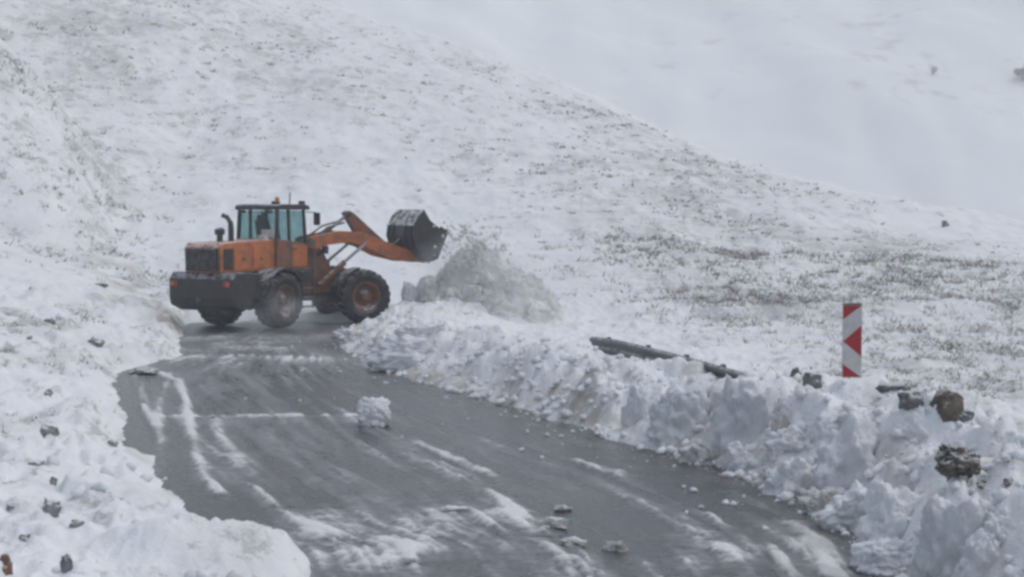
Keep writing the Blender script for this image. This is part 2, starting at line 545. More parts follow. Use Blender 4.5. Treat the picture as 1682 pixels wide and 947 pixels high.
scrub = np.where((_dl > 0) & (GY < 60), np.minimum(scrub, 0.7), scrub)
leftcrumb = sstep(-0.2, 0.4, fbm(GX * 0.6, GY * 0.35, 3, 103)) * (GY < 46) * (_dl > 0.2)
scrub = np.maximum(scrub, 0.70 * leftcrumb)
dirt = np.zeros_like(GX)
edge = np.exp(-(np.maximum(_dr, 0) / 0.55) ** 2) * (_dr > -0.6) * (GY < 52)
dirt += 1.0 * edge * sstep(-0.5, 0.25, fbm(GX * 0.9, GY * 0.6, 3, 111))
dirt += 0.5 * np.exp(-(_dl / 0.22) ** 2) * sstep(-0.3, 0.4, fbm(GX * 1.2, GY * 0.7, 3, 112)) * (GY < 50)
bermz = (_dr > 0) * (_dr < 3.2) * (GY < 55)
dirt += bermz * 0.55 * sstep(0.0, 0.5, fbm(GX * 1.3, GY * 0.8, 4, 113))
dirt += 0.8 * np.exp(-((GX + 10.6) / 2.4) ** 2 - ((GY - 50.5) / 5) ** 2) * sstep(-0.1, 0.4, fbm(GX * 0.9, GY * 0.45, 4, 115))
dirt += 0.65 * np.exp(-((GX + 4.2) / 1.6) ** 2 - ((GY - 47.5) / 3) ** 2) * sstep(-0.3, 0.3, fbm(GX * 1.0, GY * 0.6, 4, 116))
for a in [(230, 480, 1.0, 4.0, 0.9, 0.3), (275, 515, 0.9, 2.5, 1.0, 0.3), (195, 450, 1.2, 4.0, 0.6, 0.3), (300, 545, 0.8, 2.0, 0.8, 0.0)]:
    dirt += belt(*a) * sstep(-0.35, 0.3, fbm(GX * 1.1, GY * 0.5, 4, 117))
dirt = np.clip(dirt, 0, 1)
land = grid_mesh('snow_ground', GX, GY, GZ, 'snow_land', {'scrub': scrub, 'dirt': dirt})
tag(land, kind='structure')

# the mountain behind, filling the top of the picture
my = np.geomspace(205, 760, 260)
mx = np.linspace(-1, 1, 320)
MY = np.repeat(my[:, None], 320, 1)
MX = mx[None, :] * (MY * 0.75)
MZ = -26 + 0.46 * np.maximum(MY - 225, 0) + 9 * fbm(MX * 0.008, MY * 0.006, 4, 121) + 2.2 * fbm(MX * 0.045, MY * 0.03, 4, 122)
tag(grid_mesh('mountain_slope', MX, MY, MZ, 'snow_mountain'), kind='structure')

# ------------------------------------------------------------------ road
ry = np.geomspace(6.0, 57.0, 560)
uu = np.linspace(0, 1, 300)
RYG = np.repeat(ry[:, None], 300, 1)
rl, rr = road_edges(RYG)
RXG = rl - 1.1 + uu[None, :] * (rr - rl + 2.2)
def pdist(poly):
    """distance on the road from a line given by picture points"""
    P = [on_plane(a, b) for a, b in poly]
    best = np.full(RXG.shape, 99.0)
    for a, b in zip(P[:-1], P[1:]):
        ab = b - a
        t = np.clip(((RXG - a[0]) * ab[0] + (RYG - a[1]) * ab[1]) / (ab @ ab), 0, 1)
        best = np.minimum(best, np.hypot(RXG - a[0] - t * ab[0], RYG - a[1] - t * ab[1]))
    return best
across = (RXG - rl) / np.maximum(rr - rl, 1)
# streaks swept along the direction of travel
st = fbm(across * 9.0 + 0.25 * fbm(RXG * 0.6, RYG * 0.3, 2, 131), RYG * 0.11, 4, 132)
st2 = fbm(across * 32.0, RYG * 0.30, 3, 133)
st3 = fbm(across * 75.0, RYG * 0.45, 2, 136)
blot = fbm(RXG * 1.3, RYG * 0.7, 5, 134, 0.6)
nearw = 1 - sstep(17, 27, RYG)
calm = 1 - 0.75 * sstep(36, 44, RYG)
st, st2, st3 = st * calm, st2 * calm, st3 * calm
slush = 0.23 + 0.05 * nearw + 0.30 * st + 0.30 * st2 + 0.12 * st3 + 0.22 * fbm(RXG * 0.45, RYG * 0.22, 3, 139) + (0.16 + 0.10 * nearw) * blot + (0.10 + 0.26 * nearw * sstep(0.25, 0.55, across)) * fbm(RXG * 2.6 + 0.6 * RYG, RYG * 0.9, 5, 137, 0.65)
jit = fbm(RXG * 2.2, RYG * 1.3, 4, 135)
def stroke(poly, w, am, breakup=0.6):
    global slush
    d = pdist(poly) * (1 + 0.35 * jit)
    slush = slush + am * (0.88 * np.exp(-(d / w) ** 2) + 0.22 * np.exp(-(d / (3.2 * w)) ** 2)) * (1 - breakup * sstep(-0.1, 0.55, -jit)) * (1 + breakup * st2)
# white ridges left between the wheel marks
stroke([(216, 612), (228, 640), (240, 680), (258, 705), (262, 740), (256, 778)], 0.12, 0.70, 0.08)
stroke([(282, 612), (262, 660), (258, 700)], 0.11, 0.50, 0.1)
stroke([(240, 606), (290, 626), (306, 660), (312, 710), (322, 755), (340, 790), (362, 812)], 0.11, 0.72, 0.08)
stroke([(356, 690), (372, 735), (400, 780), (445, 830), (520, 880)], 0.13, 0.42, 0.25)
stroke([(262, 686), (420, 685), (600, 684)], 0.11, 0.55, 0.2)
stroke([(560, 690), (600, 694)], 0.25, 0.3)
stroke([(620, 704), (700, 735), (770, 775), (830, 830), (880, 890), (960, 947)], 0.10, 0.34)
stroke([(560, 705), (620, 760), (700, 815), (800, 880), (880, 947)], 0.11, 0.28)
stroke([(700, 622), (750, 645), (806, 668), (880, 700)], 0.13, 0.62, 0.3)
stroke([(1100, 735), (1180, 790), (1290, 850), (1335, 880), (1358, 915), (1368, 947)], 0.09, 0.38)
stroke([(1300, 858), (1338, 885), (1360, 915), (1370, 950)], 0.13, 0.75, 0.15)
stroke([(940, 760), (1040, 778), (1130, 800)], 0.16, 0.45)
stroke([(1060, 830), (1180, 860), (1290, 930)], 0.3, 0.30, 0.8)
stroke([(780, 770), (840, 800), (850, 850), (900, 900), (990, 947)], 0.09, 0.36, 0.4)
stroke([(300, 590), (420, 585), (560, 592)], 0.8, 0.28)
stroke([(330, 556), (450, 552), (600, 556)], 1.2, 0.35)
for (px, py, rx, ryy, am) in [(560, 895, 0.75, 1.7, 0.30), (720, 880, 0.7, 1.2, 0.16), (690, 885, 0.35, 0.8, 0.42), (640, 925, 0.5, 0.5, 0.28), (480, 870, 0.3, 1.2, 0.22), (1180, 905, 0.5, 0.7, 0.22),
                              (1280, 910, 0.3, 0.4, 0.3), (860, 905, 0.3, 0.5, 0.18), (420, 610, 1.4, 2.2, 0.12), (780, 850, 0.4, 0.9, 0.22), (440, 570, 1.6, 3, 0.25),
                              (1040, 770, 0.5, 0.8, 0.2), (520, 800, 1.0, 1.8, -0.10), (450, 760, 0.8, 2.0, -0.06)]:
    p = on_plane(px, py)
    slush = slush + am * np.exp(-((RXG - p[0]) / rx) ** 2 - ((RYG - p[1]) / ryy) ** 2) * (0.8 + 0.7 * blot + 0.4 * jit)
# wet, bare wheel marks, and a few short dark lines
stroke([(200, 615), (206, 680), (228, 750), (285, 820), (345, 870)], 0.26, -0.5, 0.1)
stroke([(270, 640), (282, 700), (290, 750), (330, 800), (420, 870), (520, 947)], 0.28, -0.22, 0.3)
stroke([(640, 650), (760, 690), (900, 725), (1050, 770), (1180, 830)], 0.32, -0.34, 0.25)
stroke([(690, 620), (800, 672), (900, 705), (1060, 735), (1200, 790), (1330, 850), (1400, 900)], 0.30, -0.48, 0.2)
stroke([(680, 780), (820, 800), (960, 850), (1060, 900)], 0.5, -0.16, 0.3)
stroke([(668, 927), (790, 924)], 0.035, -0.9, 0.0)
stroke([(455, 834), (560, 833)], 0.06, -0.30, 0.0)
stroke([(880, 880), (935, 885)], 0.08, -0.5, 0.0)  # short dark line across the road just below the cream lump
TA = [(560, 600), (640, 640), (760, 690), (900, 728), (1050, 775), (1200, 838), (1310, 900), (1370, 960)]
TB = [(440, 600), (470, 640), (540, 700), (620, 760), (720, 820), (800, 880), (860, 930), (890, 960)]
for k, (f_, am, w) in enumerate([(0.04, -0.30, 0.09), (0.12, 0.20, 0.05), (0.17, -0.28, 0.10), (0.25, 0.22, 0.05), (0.33, -0.22, 0.09), (0.42, 0.16, 0.06), (0.50, -0.26, 0.10),
                                 (0.58, 0.20, 0.05), (0.66, -0.24, 0.09), (0.76, 0.22, 0.06), (0.84, -0.20, 0.09), (0.93, 0.20, 0.05), (1.02, -0.26, 0.12)]):
    stroke([(a[0] + (b[0] - a[0]) * f_, a[1] + (b[1] - a[1]) * f_) for a, b in zip(TA, TB)], w, am, 0.45)
slush = np.clip(slush, 0, 1.15)
rdirt = np.clip(sstep(0.15, 0.7, fbm(RXG * 0.8, RYG * 0.4, 4, 141)) * 0.45 + 1.0 * np.exp(-(np.abs(rr - RXG) / 0.8) ** 2) * sstep(-0.5, 0.3, jit)
                + 0.7 * np.exp(-((RYG - 46.5) / 3.5) ** 2) * sstep(-0.4, 0.5, blot), 0, 1)
RZG = 0.030 * np.clip(slush - 0.3, 0, 1.2) + 0.035 * sstep(0.45, 0.9, slush + 0.2 * jit) + 0.012 * jit * slush + 0.006 * st2
tag(grid_mesh('road', RXG, RYG, RZG, 'slushy_asphalt', {'slush': slush, 'dirt': rdirt}), kind='structure')

# ------------------------------------------------------------------ wheel loader
class MB:
    """collects shapes of one part; xf maps part coordinates to the machine's"""
    def __init__(self, xf=None):
        self.v, self.f, self.xf = [], [], xf or Matrix.Identity(4)
    def add(self, verts, faces):
        b = len(self.v)
        self.v += [self.xf @ Vector(p) for p in verts]
        self.f += [tuple(b + i for i in f) for f in faces]
        return self
    def box(self, x0, x1, y0, y1, z0, z1, taper=0.0):
        t = taper
        vs = [(x0, y0, z0), (x1, y0, z0), (x1, y1, z0), (x0, y1, z0),
              (x0 + t, y0 + t, z1), (x1 - t, y0 + t, z1), (x1 - t, y1 - t, z1), (x0 + t, y1 - t, z1)]
        return self.add(vs, [(3, 2, 1, 0), (4, 5, 6, 7), (0, 1, 5, 4), (1, 2, 6, 5), (2, 3, 7, 6), (3, 0, 4, 7)])
    def prism(self, prof, y0, y1):
        """profile in (x, z) drawn along y"""
        n = len(prof)
        vs = [(p[0], y0, p[1]) for p in prof] + [(p[0], y1, p[1]) for p in prof]
        fs = [tuple(range(n)), tuple(range(2 * n - 1, n - 1, -1))]
        fs += [(i, n + i, n + (i + 1) % n, (i + 1) % n) for i in range(n)]
        return self.add(vs, fs)
    def bar(self, a, b, w, h=None):
        a, b = Vector(a), Vector(b)
        h = h or w
        d = (b - a).normalized()
        up = Vector((0, 0, 1)) if abs(d.z) < 0.95 else Vector((1, 0, 0))
        s = d.cross(up).normalized() * w / 2
        u = s.cross(d).normalized() * h / 2
        vs = [a - s - u, a + s - u, a + s + u, a - s + u, b - s - u, b + s - u, b + s + u, b - s + u]
        return self.add(vs, [(3, 2, 1, 0), (4, 5, 6, 7), (0, 1, 5, 4), (1, 2, 6, 5), (2, 3, 7, 6), (3, 0, 4, 7)])
    def tube(self, pts, r, n=10):
        pts = [Vector(p) for p in pts]
        rr_ = r if isinstance(r, (list, tuple)) else [r] * len(pts)
        vs, fs = [], []
        for i, p in enumerate(pts):
            d = (pts[min(i + 1, len(pts) - 1)] - pts[max(i - 1, 0)]).normalized()
            up = Vector((0, 0, 1)) if abs(d.z) < 0.9 else Vector((1, 0, 0))
            s = d.cross(up).normalized(); u = s.cross(d)
            for k in range(n):
                a = 2 * math.pi * k / n
                vs.append(p + (s * math.cos(a) + u * math.sin(a)) * rr_[i])
        for i in range(len(pts) - 1):
            for k in range(n):
                fs.append((i * n + k, i * n + (k + 1) % n, (i + 1) * n + (k + 1) % n, (i + 1) * n + k))
        fs.append(tuple(range(n - 1, -1, -1)))
        fs.append(tuple((len(pts) - 1) * n + k for k in range(n)))
        return self.add(vs, fs)
    def lathe_y(self, prof, n=32, c=(0, 0, 0)):
        """profile of (radius, y) spun round the y axis"""
        vs, fs = [], []
        m = len(prof)
        for k in range(n):
            a = 2 * math.pi * k / n
            for (r, y) in prof:
                vs.append((c[0] + r * math.cos(a), c[1] + y, c[2] + r * math.sin(a)))
        for k in range(n):
            for i in range(m - 1):
                k2 = (k + 1) % n
                fs.append((k * m + i, k * m + i + 1, k2 * m + i + 1, k2 * m + i))
        return self.add(vs, fs)
    def build(self, name, mat, parent, bevel=0.0, smooth=False):
        o = mesh_obj(name, self.v, self.f, mat, parent)
        bm = bmesh.new(); bm.from_mesh(o.data)
        bmesh.ops.recalc_face_normals(bm, faces=bm.faces)
        if bevel:
            es = [e for e in bm.edges if len(e.link_faces) == 2 and e.calc_face_angle(0) > 0.5]
            bmesh.ops.bevel(bm, geom=es, offset=bevel, segments=2, profile=0.6, affect='EDGES', clamp_overlap=True)
        bm.to_mesh(o.data); bm.free()
        if smooth:
            o.data.shade_smooth()
        return o

REAR_YAW, FRONT_YAW = R(59), R(27)
JX, JY = -6.80, 51.8
loader = bpy.data.objects.new('wheel_loader', None)
COL.objects.link(loader)
loader.location = (JX, JY, 0.0)
loader.rotation_euler = (0, 0, REAR_YAW)
tag(loader, 'orange articulated wheel loader with raised black bucket clearing snow off the road', 'loader')
I4 = Matrix.Identity(4)
FR = Matrix.Rotation(FRONT_YAW - REAR_YAW, 4, 'Z')
WB, WF, TR, WR, WW = 1.85, 2.0, 1.08, 0.82, 0.62

# ---- wheels
def wheel(xf, cx, side):
    rim_mat = 'dirty_orange' if cx > 0 else 'rim_paint'
    m = Matrix.Translation((cx, side * TR, WR))
    X = xf @ m
    h = WW / 2
    rim = MB(X)
    o = side
    rim.lathe_y([(0.0, o * 0.10), (0.16, o * 0.10), (0.20, o * 0.06), (0.30, o * 0.05), (0.36, o * 0.16), (0.42, o * 0.27), (0.46, o * 0.28), (0.46, -o * 0.27), (0.40, -o * 0.27), (0.34, 0.0), (0.0, 0.0)], 36)
    w = rim.build('wheel', rim_mat, loader, smooth=False)
    ty = MB(X)
    ty.lathe_y([(0.44, h * 0.86), (0.50, h * 0.98), (0.62, h * 1.04), (0.72, h * 1.0), (0.775, h * 0.86), (0.785, 0.3 * h), (0.785, -0.3 * h), (0.775, -h * 0.86),
                (0.72, -h * 1.0), (0.62, -h * 1.04), (0.50, -h * 0.98), (0.44, -h * 0.86)], 48)
    for k in range(22):
        for sgn in (-1, 1):
            a = 2 * math.pi * (k + (0.5 if sgn > 0 else 0)) / 22
            L = MB(Matrix.Rotation(-a, 4, 'Y'))
            y0, y1 = (0.02, h * 0.99) if sgn > 0 else (-h * 0.99, -0.02)
            sk = 0.07
            vs = []
            for r_, wd in ((0.765, 0.075), (0.825, 0.055)):
                for yy in (y0, y1):
                    off = sk * (abs(yy) / h)
                    rr2 = r_ - (0.05 if abs(yy) > h * 0.5 else 0)
                    vs += [(rr2, yy, off - wd), (rr2, yy, off + wd)]
            L.add(vs, [(0, 2, 3, 1), (4, 5, 7, 6), (0, 1, 5, 4), (2, 6, 7, 3), (0, 4, 6, 2), (1, 3, 7, 5)])
            ty.add([tuple(p) for p in L.v], L.f)
    ty.build('tyre', 'rubber', w)
    hb = MB(X)
    hb.lathe_y([(0.0, o * 0.235), (0.11, o * 0.235), (0.14, o * 0.20), (0.15, o * 0.08)], 20)
    for k in range(10):
        a = 2 * math.pi * k / 10
        hb.lathe_y([(0.0, o * 0.115), (0.022, o * 0.115), (0.022, o * 0.07)], 6, (0.25 * math.cos(a), 0, 0.25 * math.sin(a)))
    hb.build('hub', rim_mat, w)
for xf, cx in ((I4, -WB), (FR, WF)):
    for sd in (-1, 1):
        wheel(xf, cx, sd)

# ---- rear frame
MB().box(-3.55, -0.35, -0.42, 0.42, 0.72, 1.45).box(-0.5, 0.12, -0.3, 0.3, 0.62, 0.8).box(-0.5, 0.12, -0.3, 0.3, 1.25, 1.42).build('rear_frame', 'black_paint', loader, 0.03)
MB().tube([(-WB, -0.9, WR), (-WB, -0.35, WR), (-WB, 0.35, WR), (-WB, 0.9, WR)], [0.16, 0.22, 0.22, 0.16], 14).lathe_y([(0.0, -0.3), (0.3, -0.2), (0.34, 0), (0.3, 0.2), (0.0, 0.3)], 16, (-WB, 0, WR)).build('axle', 'black_paint', loader)
MB().tube([(0, 0, 0.55), (0, 0, 1.55)], 0.11, 14).tube([(0, 0, 0.62), (0, 0, 0.7)], 0.2, 14).tube([(0, 0, 1.36), (0, 0, 1.44)], 0.2, 14).build('pivot_pin', 'grey_metal', loader)
# counterweight
MB().prism([(-3.92, 0.72), (-3.98, 0.95), (-3.98, 1.48), (-3.80, 1.66), (-3.05, 1.66), (-3.0, 1.30), (-3.15, 0.72), (-3.5, 0.55)], -1.2, 1.2).build('counterweight', 'black_paint', loader, 0.05)
MB().box(-3.70, -2.75, -1.16, -0.72, 0.92, 1.62).build('battery_box', 'black_paint', loader, 0.03)
MB().box(-3.70, -2.75, 0.72, 1.16, 0.92, 1.62).build('battery_box', 'black_paint', loader, 0.03)
for sd in (-1, 1):
    l = MB().box(-4.02, -3.975, sd * 0.98 - 0.13, sd * 0.98 + 0.13, 1.26, 1.42).build('tail_light', 'lens_red', loader, 0.01)
    MB().box(-4.04, -4.02, sd * 1.03 - 0.05, sd * 1.03 + 0.05, 1.29, 1.39).build('lens', 'lens_amber', l)
MB().tube([(-3.98, 0, 0.85), (-4.1, 0, 0.85), (-4.1, 0, 0.95)], 0.05, 8).build('tow_hook', 'grey_metal', loader)
# hood
hood = MB()
hood.prism([(-3.86, 1.66), (-3.90, 2.36), (-3.78, 2.50), (-1.40, 2.58), (-1.40, 1.66)], -0.68, 0.68)
hood = hood.build('hood', 'orange_paint', loader, 0.05)
g = MB().box(-3.945, -3.89, -0.60, 0.60, 1.70, 2.36).build('rear_grille', 'black_paint', loader, 0.015)
for k in range(9):
    z = 1.755 + k * 0.067
    MB().prism([(-3.985, z), (-3.94, z + 0.015), (-3.94, z + 0.04), (-3.985, z + 0.025)], -0.56, 0.56).build('slat', 'black_paint', g)
for sd in (-1, 1):
    p = MB().box(-3.30, -2.55, min(sd * 0.682, sd * 0.70), max(sd * 0.682, sd * 0.70), 1.74, 2.34).build('side_panel', 'orange_paint', loader, 0.008)
    MB().box(-2.95, -2.85, min(sd * 0.70, sd * 0.72), max(sd * 0.70, sd * 0.72), 2.0, 2.05).build('latch', 'black_paint', p)
    p = MB().box(-2.50, -1.75, min(sd * 0.682, sd * 0.70), max(sd * 0.682, sd * 0.70), 1.74, 2.40).build('side_panel', 'orange_paint', loader, 0.008)
    MB().box(-2.18, -2.08, min(sd * 0.70, sd * 0.72), max(sd * 0.70, sd * 0.72), 2.0, 2.05).build('latch', 'black_paint', p)
    v = MB().box(-3.78, -3.36, min(sd * 0.682, sd * 0.70), max(sd * 0.682, sd * 0.70), 1.74, 2.34).build('vent_panel', 'black_paint', loader, 0.008)
    for k in range(6):
        z = 1.80 + k * 0.09
        MB().box(-3.76, -3.38, min(sd * 0.70, sd * 0.715), max(sd * 0.70, sd * 0.715), z, z + 0.035).build('slat', 'black_paint', v)
# rear fenders with steps
for sd in (-1, 1):
    y0, y1 = sorted((sd * 0.74, sd * 1.40))
    pr = []
    for k in range(9):
        a = R(168 - k * 17)
        pr.append((-WB + 0.98 * math.cos(a), WR + 0.02 + 0.92 * math.sin(a)))
    inner = [(-WB + 0.93 * math.cos(R(168 - k * 17)), WR + 0.02 + 0.87 * math.sin(R(168 - k * 17))) for k in range(8, -1, -1)]
    MB().prism(pr + inner, y0, y1).build('rear_fender', 'black_paint', loader)
    st_ = MB().box(-0.88, -0.35, min(sd * 0.62, sd * 1.22), max(sd * 0.62, sd * 1.22), 1.30, 1.62).build('step_box', 'black_paint', loader, 0.02)
    for k in range(3):
        MB().box(-0.86, -0.38, min(sd * 0.98, sd * 1.28), max(sd * 0.98, sd * 1.28), 0.55 + k * 0.27, 0.585 + k * 0.27).build('step', 'grey_metal', st_)
    for xx in (-0.88, -0.36):
        MB().bar((xx, sd * 1.2, 0.52), (xx, sd * 1.2, 1.32), 0.04).build('step_side', 'black_paint', st_)
    MB().tube([(-0.20, sd * 1.12, 1.5), (-0.16, sd * 1.14, 2.0), (-0.16, sd * 1.14, 2.45), (-0.2, sd * 0.86, 2.6)], 0.02, 8).build('handrail', 'grey_metal', loader)
MB().box(-1.75, 0.02, -0.95, 0.95, 1.5, 1.68).build('platform', 'black_paint', loader, 0.02)
MB().tube([(-2.7, -0.05, 2.5), (-2.7, -0.05, 2.9), (-2.71, -0.04, 3.08), (-2.78, 0.04, 3.24), (-2.88, 0.14, 3.30)], [0.085, 0.085, 0.075, 0.07, 0.07], 12).build('exhaust_pipe', 'black_paint', loader)
MB().tube([(-3.0, 0.12, 2.5), (-3.0, 0.12, 2.72), (-3.0, 0.12, 2.73), (-3.0, 0.12, 2.88), (-3.0, 0.12, 2.93)], [0.09, 0.09, 0.15, 0.15, 0.06], 14).build('air_intake', 'black_paint', loader)
MB().box(-1.74, -1.52, -0.5, -0.25, 2.55, 2.70).build('filler_box', 'light_panel', loader, 0.02)

# ---- cab
CX0, CX1, CW = -1.50, -0.06, 0.78
cab = MB()
cab.prism([(CX0, 1.68), (CX0, 2.60), (CX1 + 0.02, 2.42), (CX1 + 0.05, 1.68)], -CW, CW)
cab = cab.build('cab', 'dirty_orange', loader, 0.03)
def pillar(a, b, w=0.08, h=0.08):
    MB().bar(a, b, w, h).build('pillar', 'black_paint', cab, 0.012)
TOP = 3.44
for sd in (-1, 1):
    pillar((CX0 + 0.05, sd * (CW - 0.05), 2.58), (CX0 + 0.10, sd * (CW - 0.07), TOP), 0.09, 0.10)
    pillar((CX0 + 0.62, sd * (CW - 0.04), 2.48), (CX0 + 0.60, sd * (CW - 0.06), TOP), 0.07, 0.09)
    pillar((CX1 - 0.03, sd * (CW - 0.05), 2.40), (CX1 - 0.10, sd * (CW - 0.07), TOP), 0.08, 0.08)
MB().prism([(CX0 - 0.02, TOP), (CX0 + 0.02, TOP + 0.13), (CX0 + 0.2, TOP + 0.17), (CX1 - 0.15, TOP + 0.17), (CX1 + 0.06, TOP + 0.12), (CX1 + 0.10, TOP)], -CW - 0.04, CW + 0.04).build('roof', 'black_paint', cab, 0.03)
def pane(name, p4):
    p = [Vector(q) for q in p4]
    n = (p[1] - p[0]).cross(p[3] - p[0]).normalized() * 0.006
    vs = [q - n for q in p] + [q + n for q in p]
    mesh_obj(name, vs, [(3, 2, 1, 0), (4, 5, 6, 7), (0, 1, 5, 4), (1, 2, 6, 5), (2, 3, 7, 6), (3, 0, 4, 7)], 'cab_glass', cab)
pane('window', [(CX0 + 0.05, -CW + 0.1, 2.60), (CX0 + 0.05, CW - 0.1, 2.60), (CX0 + 0.10, CW - 0.12, TOP - 0.02), (CX0 + 0.10, -CW + 0.12, TOP - 0.02)])
pane('windscreen', [(CX1 - 0.02, -CW + 0.1, 2.43), (CX1 - 0.02, CW - 0.1, 2.43), (CX1 - 0.10, CW - 0.12, TOP - 0.02), (CX1 - 0.10, -CW + 0.12, TOP - 0.02)])
for sd in (-1, 1):
    y = sd * (CW - 0.05); y2 = sd * (CW - 0.07)
    pane('window', [(CX0 + 0.10, y, 2.60), (CX0 + 0.58, y, 2.53), (CX0 + 0.57, y2, TOP - 0.02), (CX0 + 0.14, y2, TOP - 0.02)])
    pane('window', [(CX0 + 0.66, y, 2.52), (CX1 - 0.08, y, 2.43), (CX1 - 0.15, y2, TOP - 0.02), (CX0 + 0.64, y2, TOP - 0.02)])
    d = MB().prism([(CX0 + 0.68, 1.74), (CX0 + 0.68, 2.42), (CX1 - 0.04, 2.36), (CX1 - 0.04, 1.74)], min(sd * (CW + 0.002), sd * (CW + 0.02)), max(sd * (CW + 0.002), sd * (CW + 0.02))).build('door', 'orange_paint', cab, 0.008)
    MB().box(CX0 + 0.72, CX0 + 0.86, min(sd * (CW + 0.02), sd * (CW + 0.045)), max(sd * (CW + 0.02), sd * (CW + 0.045)), 2.26, 2.30).build('handle', 'black_paint', d)
    mi = MB().bar((CX1 - 0.05, sd * (CW - 0.02), 3.38), (CX1 + 0.16, sd * (CW + 0.22), 3.36), 0.03).build('mirror_arm', 'black_paint', cab)
    MB().box(CX1 + 0.13, CX1 + 0.19, sd * (CW + 0.24) - 0.11, sd * (CW + 0.24) + 0.11, 2.98, 3.36).build('mirror', 'black_paint', mi, 0.02)
    MB().box(CX1 + 0.02, CX1 + 0.12, sd * 0.52 - 0.09, sd * 0.52 + 0.09, TOP + 0.14, TOP + 0.27).build('work_light', 'black_paint', cab, 0.015)
    MB().box(CX0 - 0.06, CX0 + 0.04, sd * 0.52 - 0.08, sd * 0.52 + 0.08, TOP - 0.10, TOP - 0.005).build('work_light', 'black_paint', cab, 0.015)
bc = MB().tube([(-0.95, -0.35, TOP + 0.16), (-0.95, -0.35, TOP + 0.24)], 0.085, 12).build('beacon', 'black_paint', cab)
MB().tube([(-0.95, -0.35, TOP + 0.24), (-0.95, -0.35, TOP + 0.36), (-0.95, -0.35, TOP + 0.40)], [0.075, 0.07, 0.03], 12).build('lens', 'lens_amber', bc)
MB().tube([(-0.55, -0.5, TOP + 0.15), (-0.55, -0.52, TOP + 0.52)], 0.02, 6).build('antenna', 'black_paint', cab)
se = MB().box(-1.15, -0.68, -0.26, 0.26, 2.15, 2.62).build('seat', 'seat_cloth', cab, 0.05)
MB().prism([(-1.18, 2.55), (-1.30, 3.12), (-1.20, 3.16), (-1.04, 2.6)], -0.25, 0.25).build('backrest', 'seat_cloth', se, 0.04)
MB().prism([(-1.30, 3.10), (-1.32, 3.28), (-1.24, 3.29), (-1.21, 3.12)], -0.14, 0.14).build('headrest', 'seat_cloth', se, 0.03)
MB().bar((-0.36, 0, 2.35), (-0.52, 0, 2.86), 0.07).build('steering_column', 'black_paint', cab)
MB().box(-1.46, -1.34, -0.70, -0.15, 2.6, 2.86).build('rear_console', 'light_panel', cab, 0.02)

# ---- front frame
f = MB(FR)
f.box(0.05, 2.15, -0.36, 0.36, 0.68, 1.30)
f.build('front_frame', 'black_paint', loader, 0.03)
for sd in (-1, 1):
    f = MB(FR)
    y0, y1 = sorted((sd * 0.34, sd * 0.44))
    f.prism([(0.15, 1.1), (0.22, 1.9), (0.38, 2.58), (0.66, 2.62), (0.95, 2.2), (1.35, 1.45), (2.05, 1.25), (2.05, 0.95), (0.3, 0.9)], y0, y1)
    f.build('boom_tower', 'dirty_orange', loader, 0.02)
MB(FR).box(0.25, 0.55, -0.34, 0.34, 1.2, 2.2).build('tower_web', 'black_paint', loader, 0.02)
MB(FR).tube([(WF, -0.9, WR), (WF, -0.35, WR), (WF, 0.35, WR), (WF, 0.9, WR)], [0.16, 0.22, 0.22, 0.16], 14).build('axle', 'black_paint', loader)
for sd in (-1, 1):
    y0, y1 = sorted((sd * 0.76, sd * 1.36))
    angs = [172 - k * 14 for k in range(6)]
    pr = [(WF + 0.96 * math.cos(R(a)), WR + 0.90 * math.sin(R(a))) for a in angs]
    inner = [(WF + 0.91 * math.cos(R(a)), WR + 0.85 * math.sin(R(a))) for a in reversed(angs)]
    MB(FR).prism(pr + inner, y0, y1).build('front_fender', 'black_paint', loader)
    hl = MB(FR).bar((0.75, sd * 0.45, 2.05), (0.8, sd * 0.98, 2.25), 0.05).build('lamp_bracket', 'black_paint', loader)
    MB(FR).box(0.74, 0.88, sd * 1.0 - 0.12, sd * 1.0 + 0.12, 2.12, 2.36).build('headlight', 'black_paint', hl, 0.02)
    MB(FR).box(0.88, 0.895, sd * 1.0 - 0.10, sd * 1.0 + 0.10, 2.14, 2.34).build('lens', 'lens_clear', hl)
# boom arms
PIN = (4.20, 1.93)
for sd in (-1, 1):
    y0, y1 = sorted((sd * 0.47, sd * 0.60))
    MB(FR).prism([(0.42, 2.32), (0.50, 2.62), (0.80, 2.68), (1.45, 2.80), (2.15, 2.76), (2.82, 2.52), (3.53, 2.26), (4.32, 2.04), (4.37, 1.90), (4.24, 1.80), (3.71, 1.82), (2.94, 2.00), (2.35, 2.30), (1.80, 2.45), (1.10, 2.38), (0.70, 2.24)], y0, y1).build('boom_arm', 'orange_paint', loader, 0.015)
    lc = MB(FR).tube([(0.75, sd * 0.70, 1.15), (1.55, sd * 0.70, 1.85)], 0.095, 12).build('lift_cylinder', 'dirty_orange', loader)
    MB(FR).tube([(1.55, sd * 0.70, 1.85), (2.30, sd * 0.66, 2.45)], 0.05, 10).build('piston_rod', 'chrome_rod', lc)
MB(FR).tube([(2.35, -0.47, 2.52), (2.35, 0.47, 2.52)], 0.15, 14).build('cross_tube', 'orange_paint', loader)
MB(FR).tube([(0.58, -0.62, 2.45), (0.58, 0.62, 2.45)], 0.09, 12).build('boom_pin', 'grey_metal', loader)
MB(FR).tube([(4.23, -0.66, 1.93), (4.23, 0.66, 1.93)], 0.075, 12).build('bucket_pin', 'grey_metal', loader)
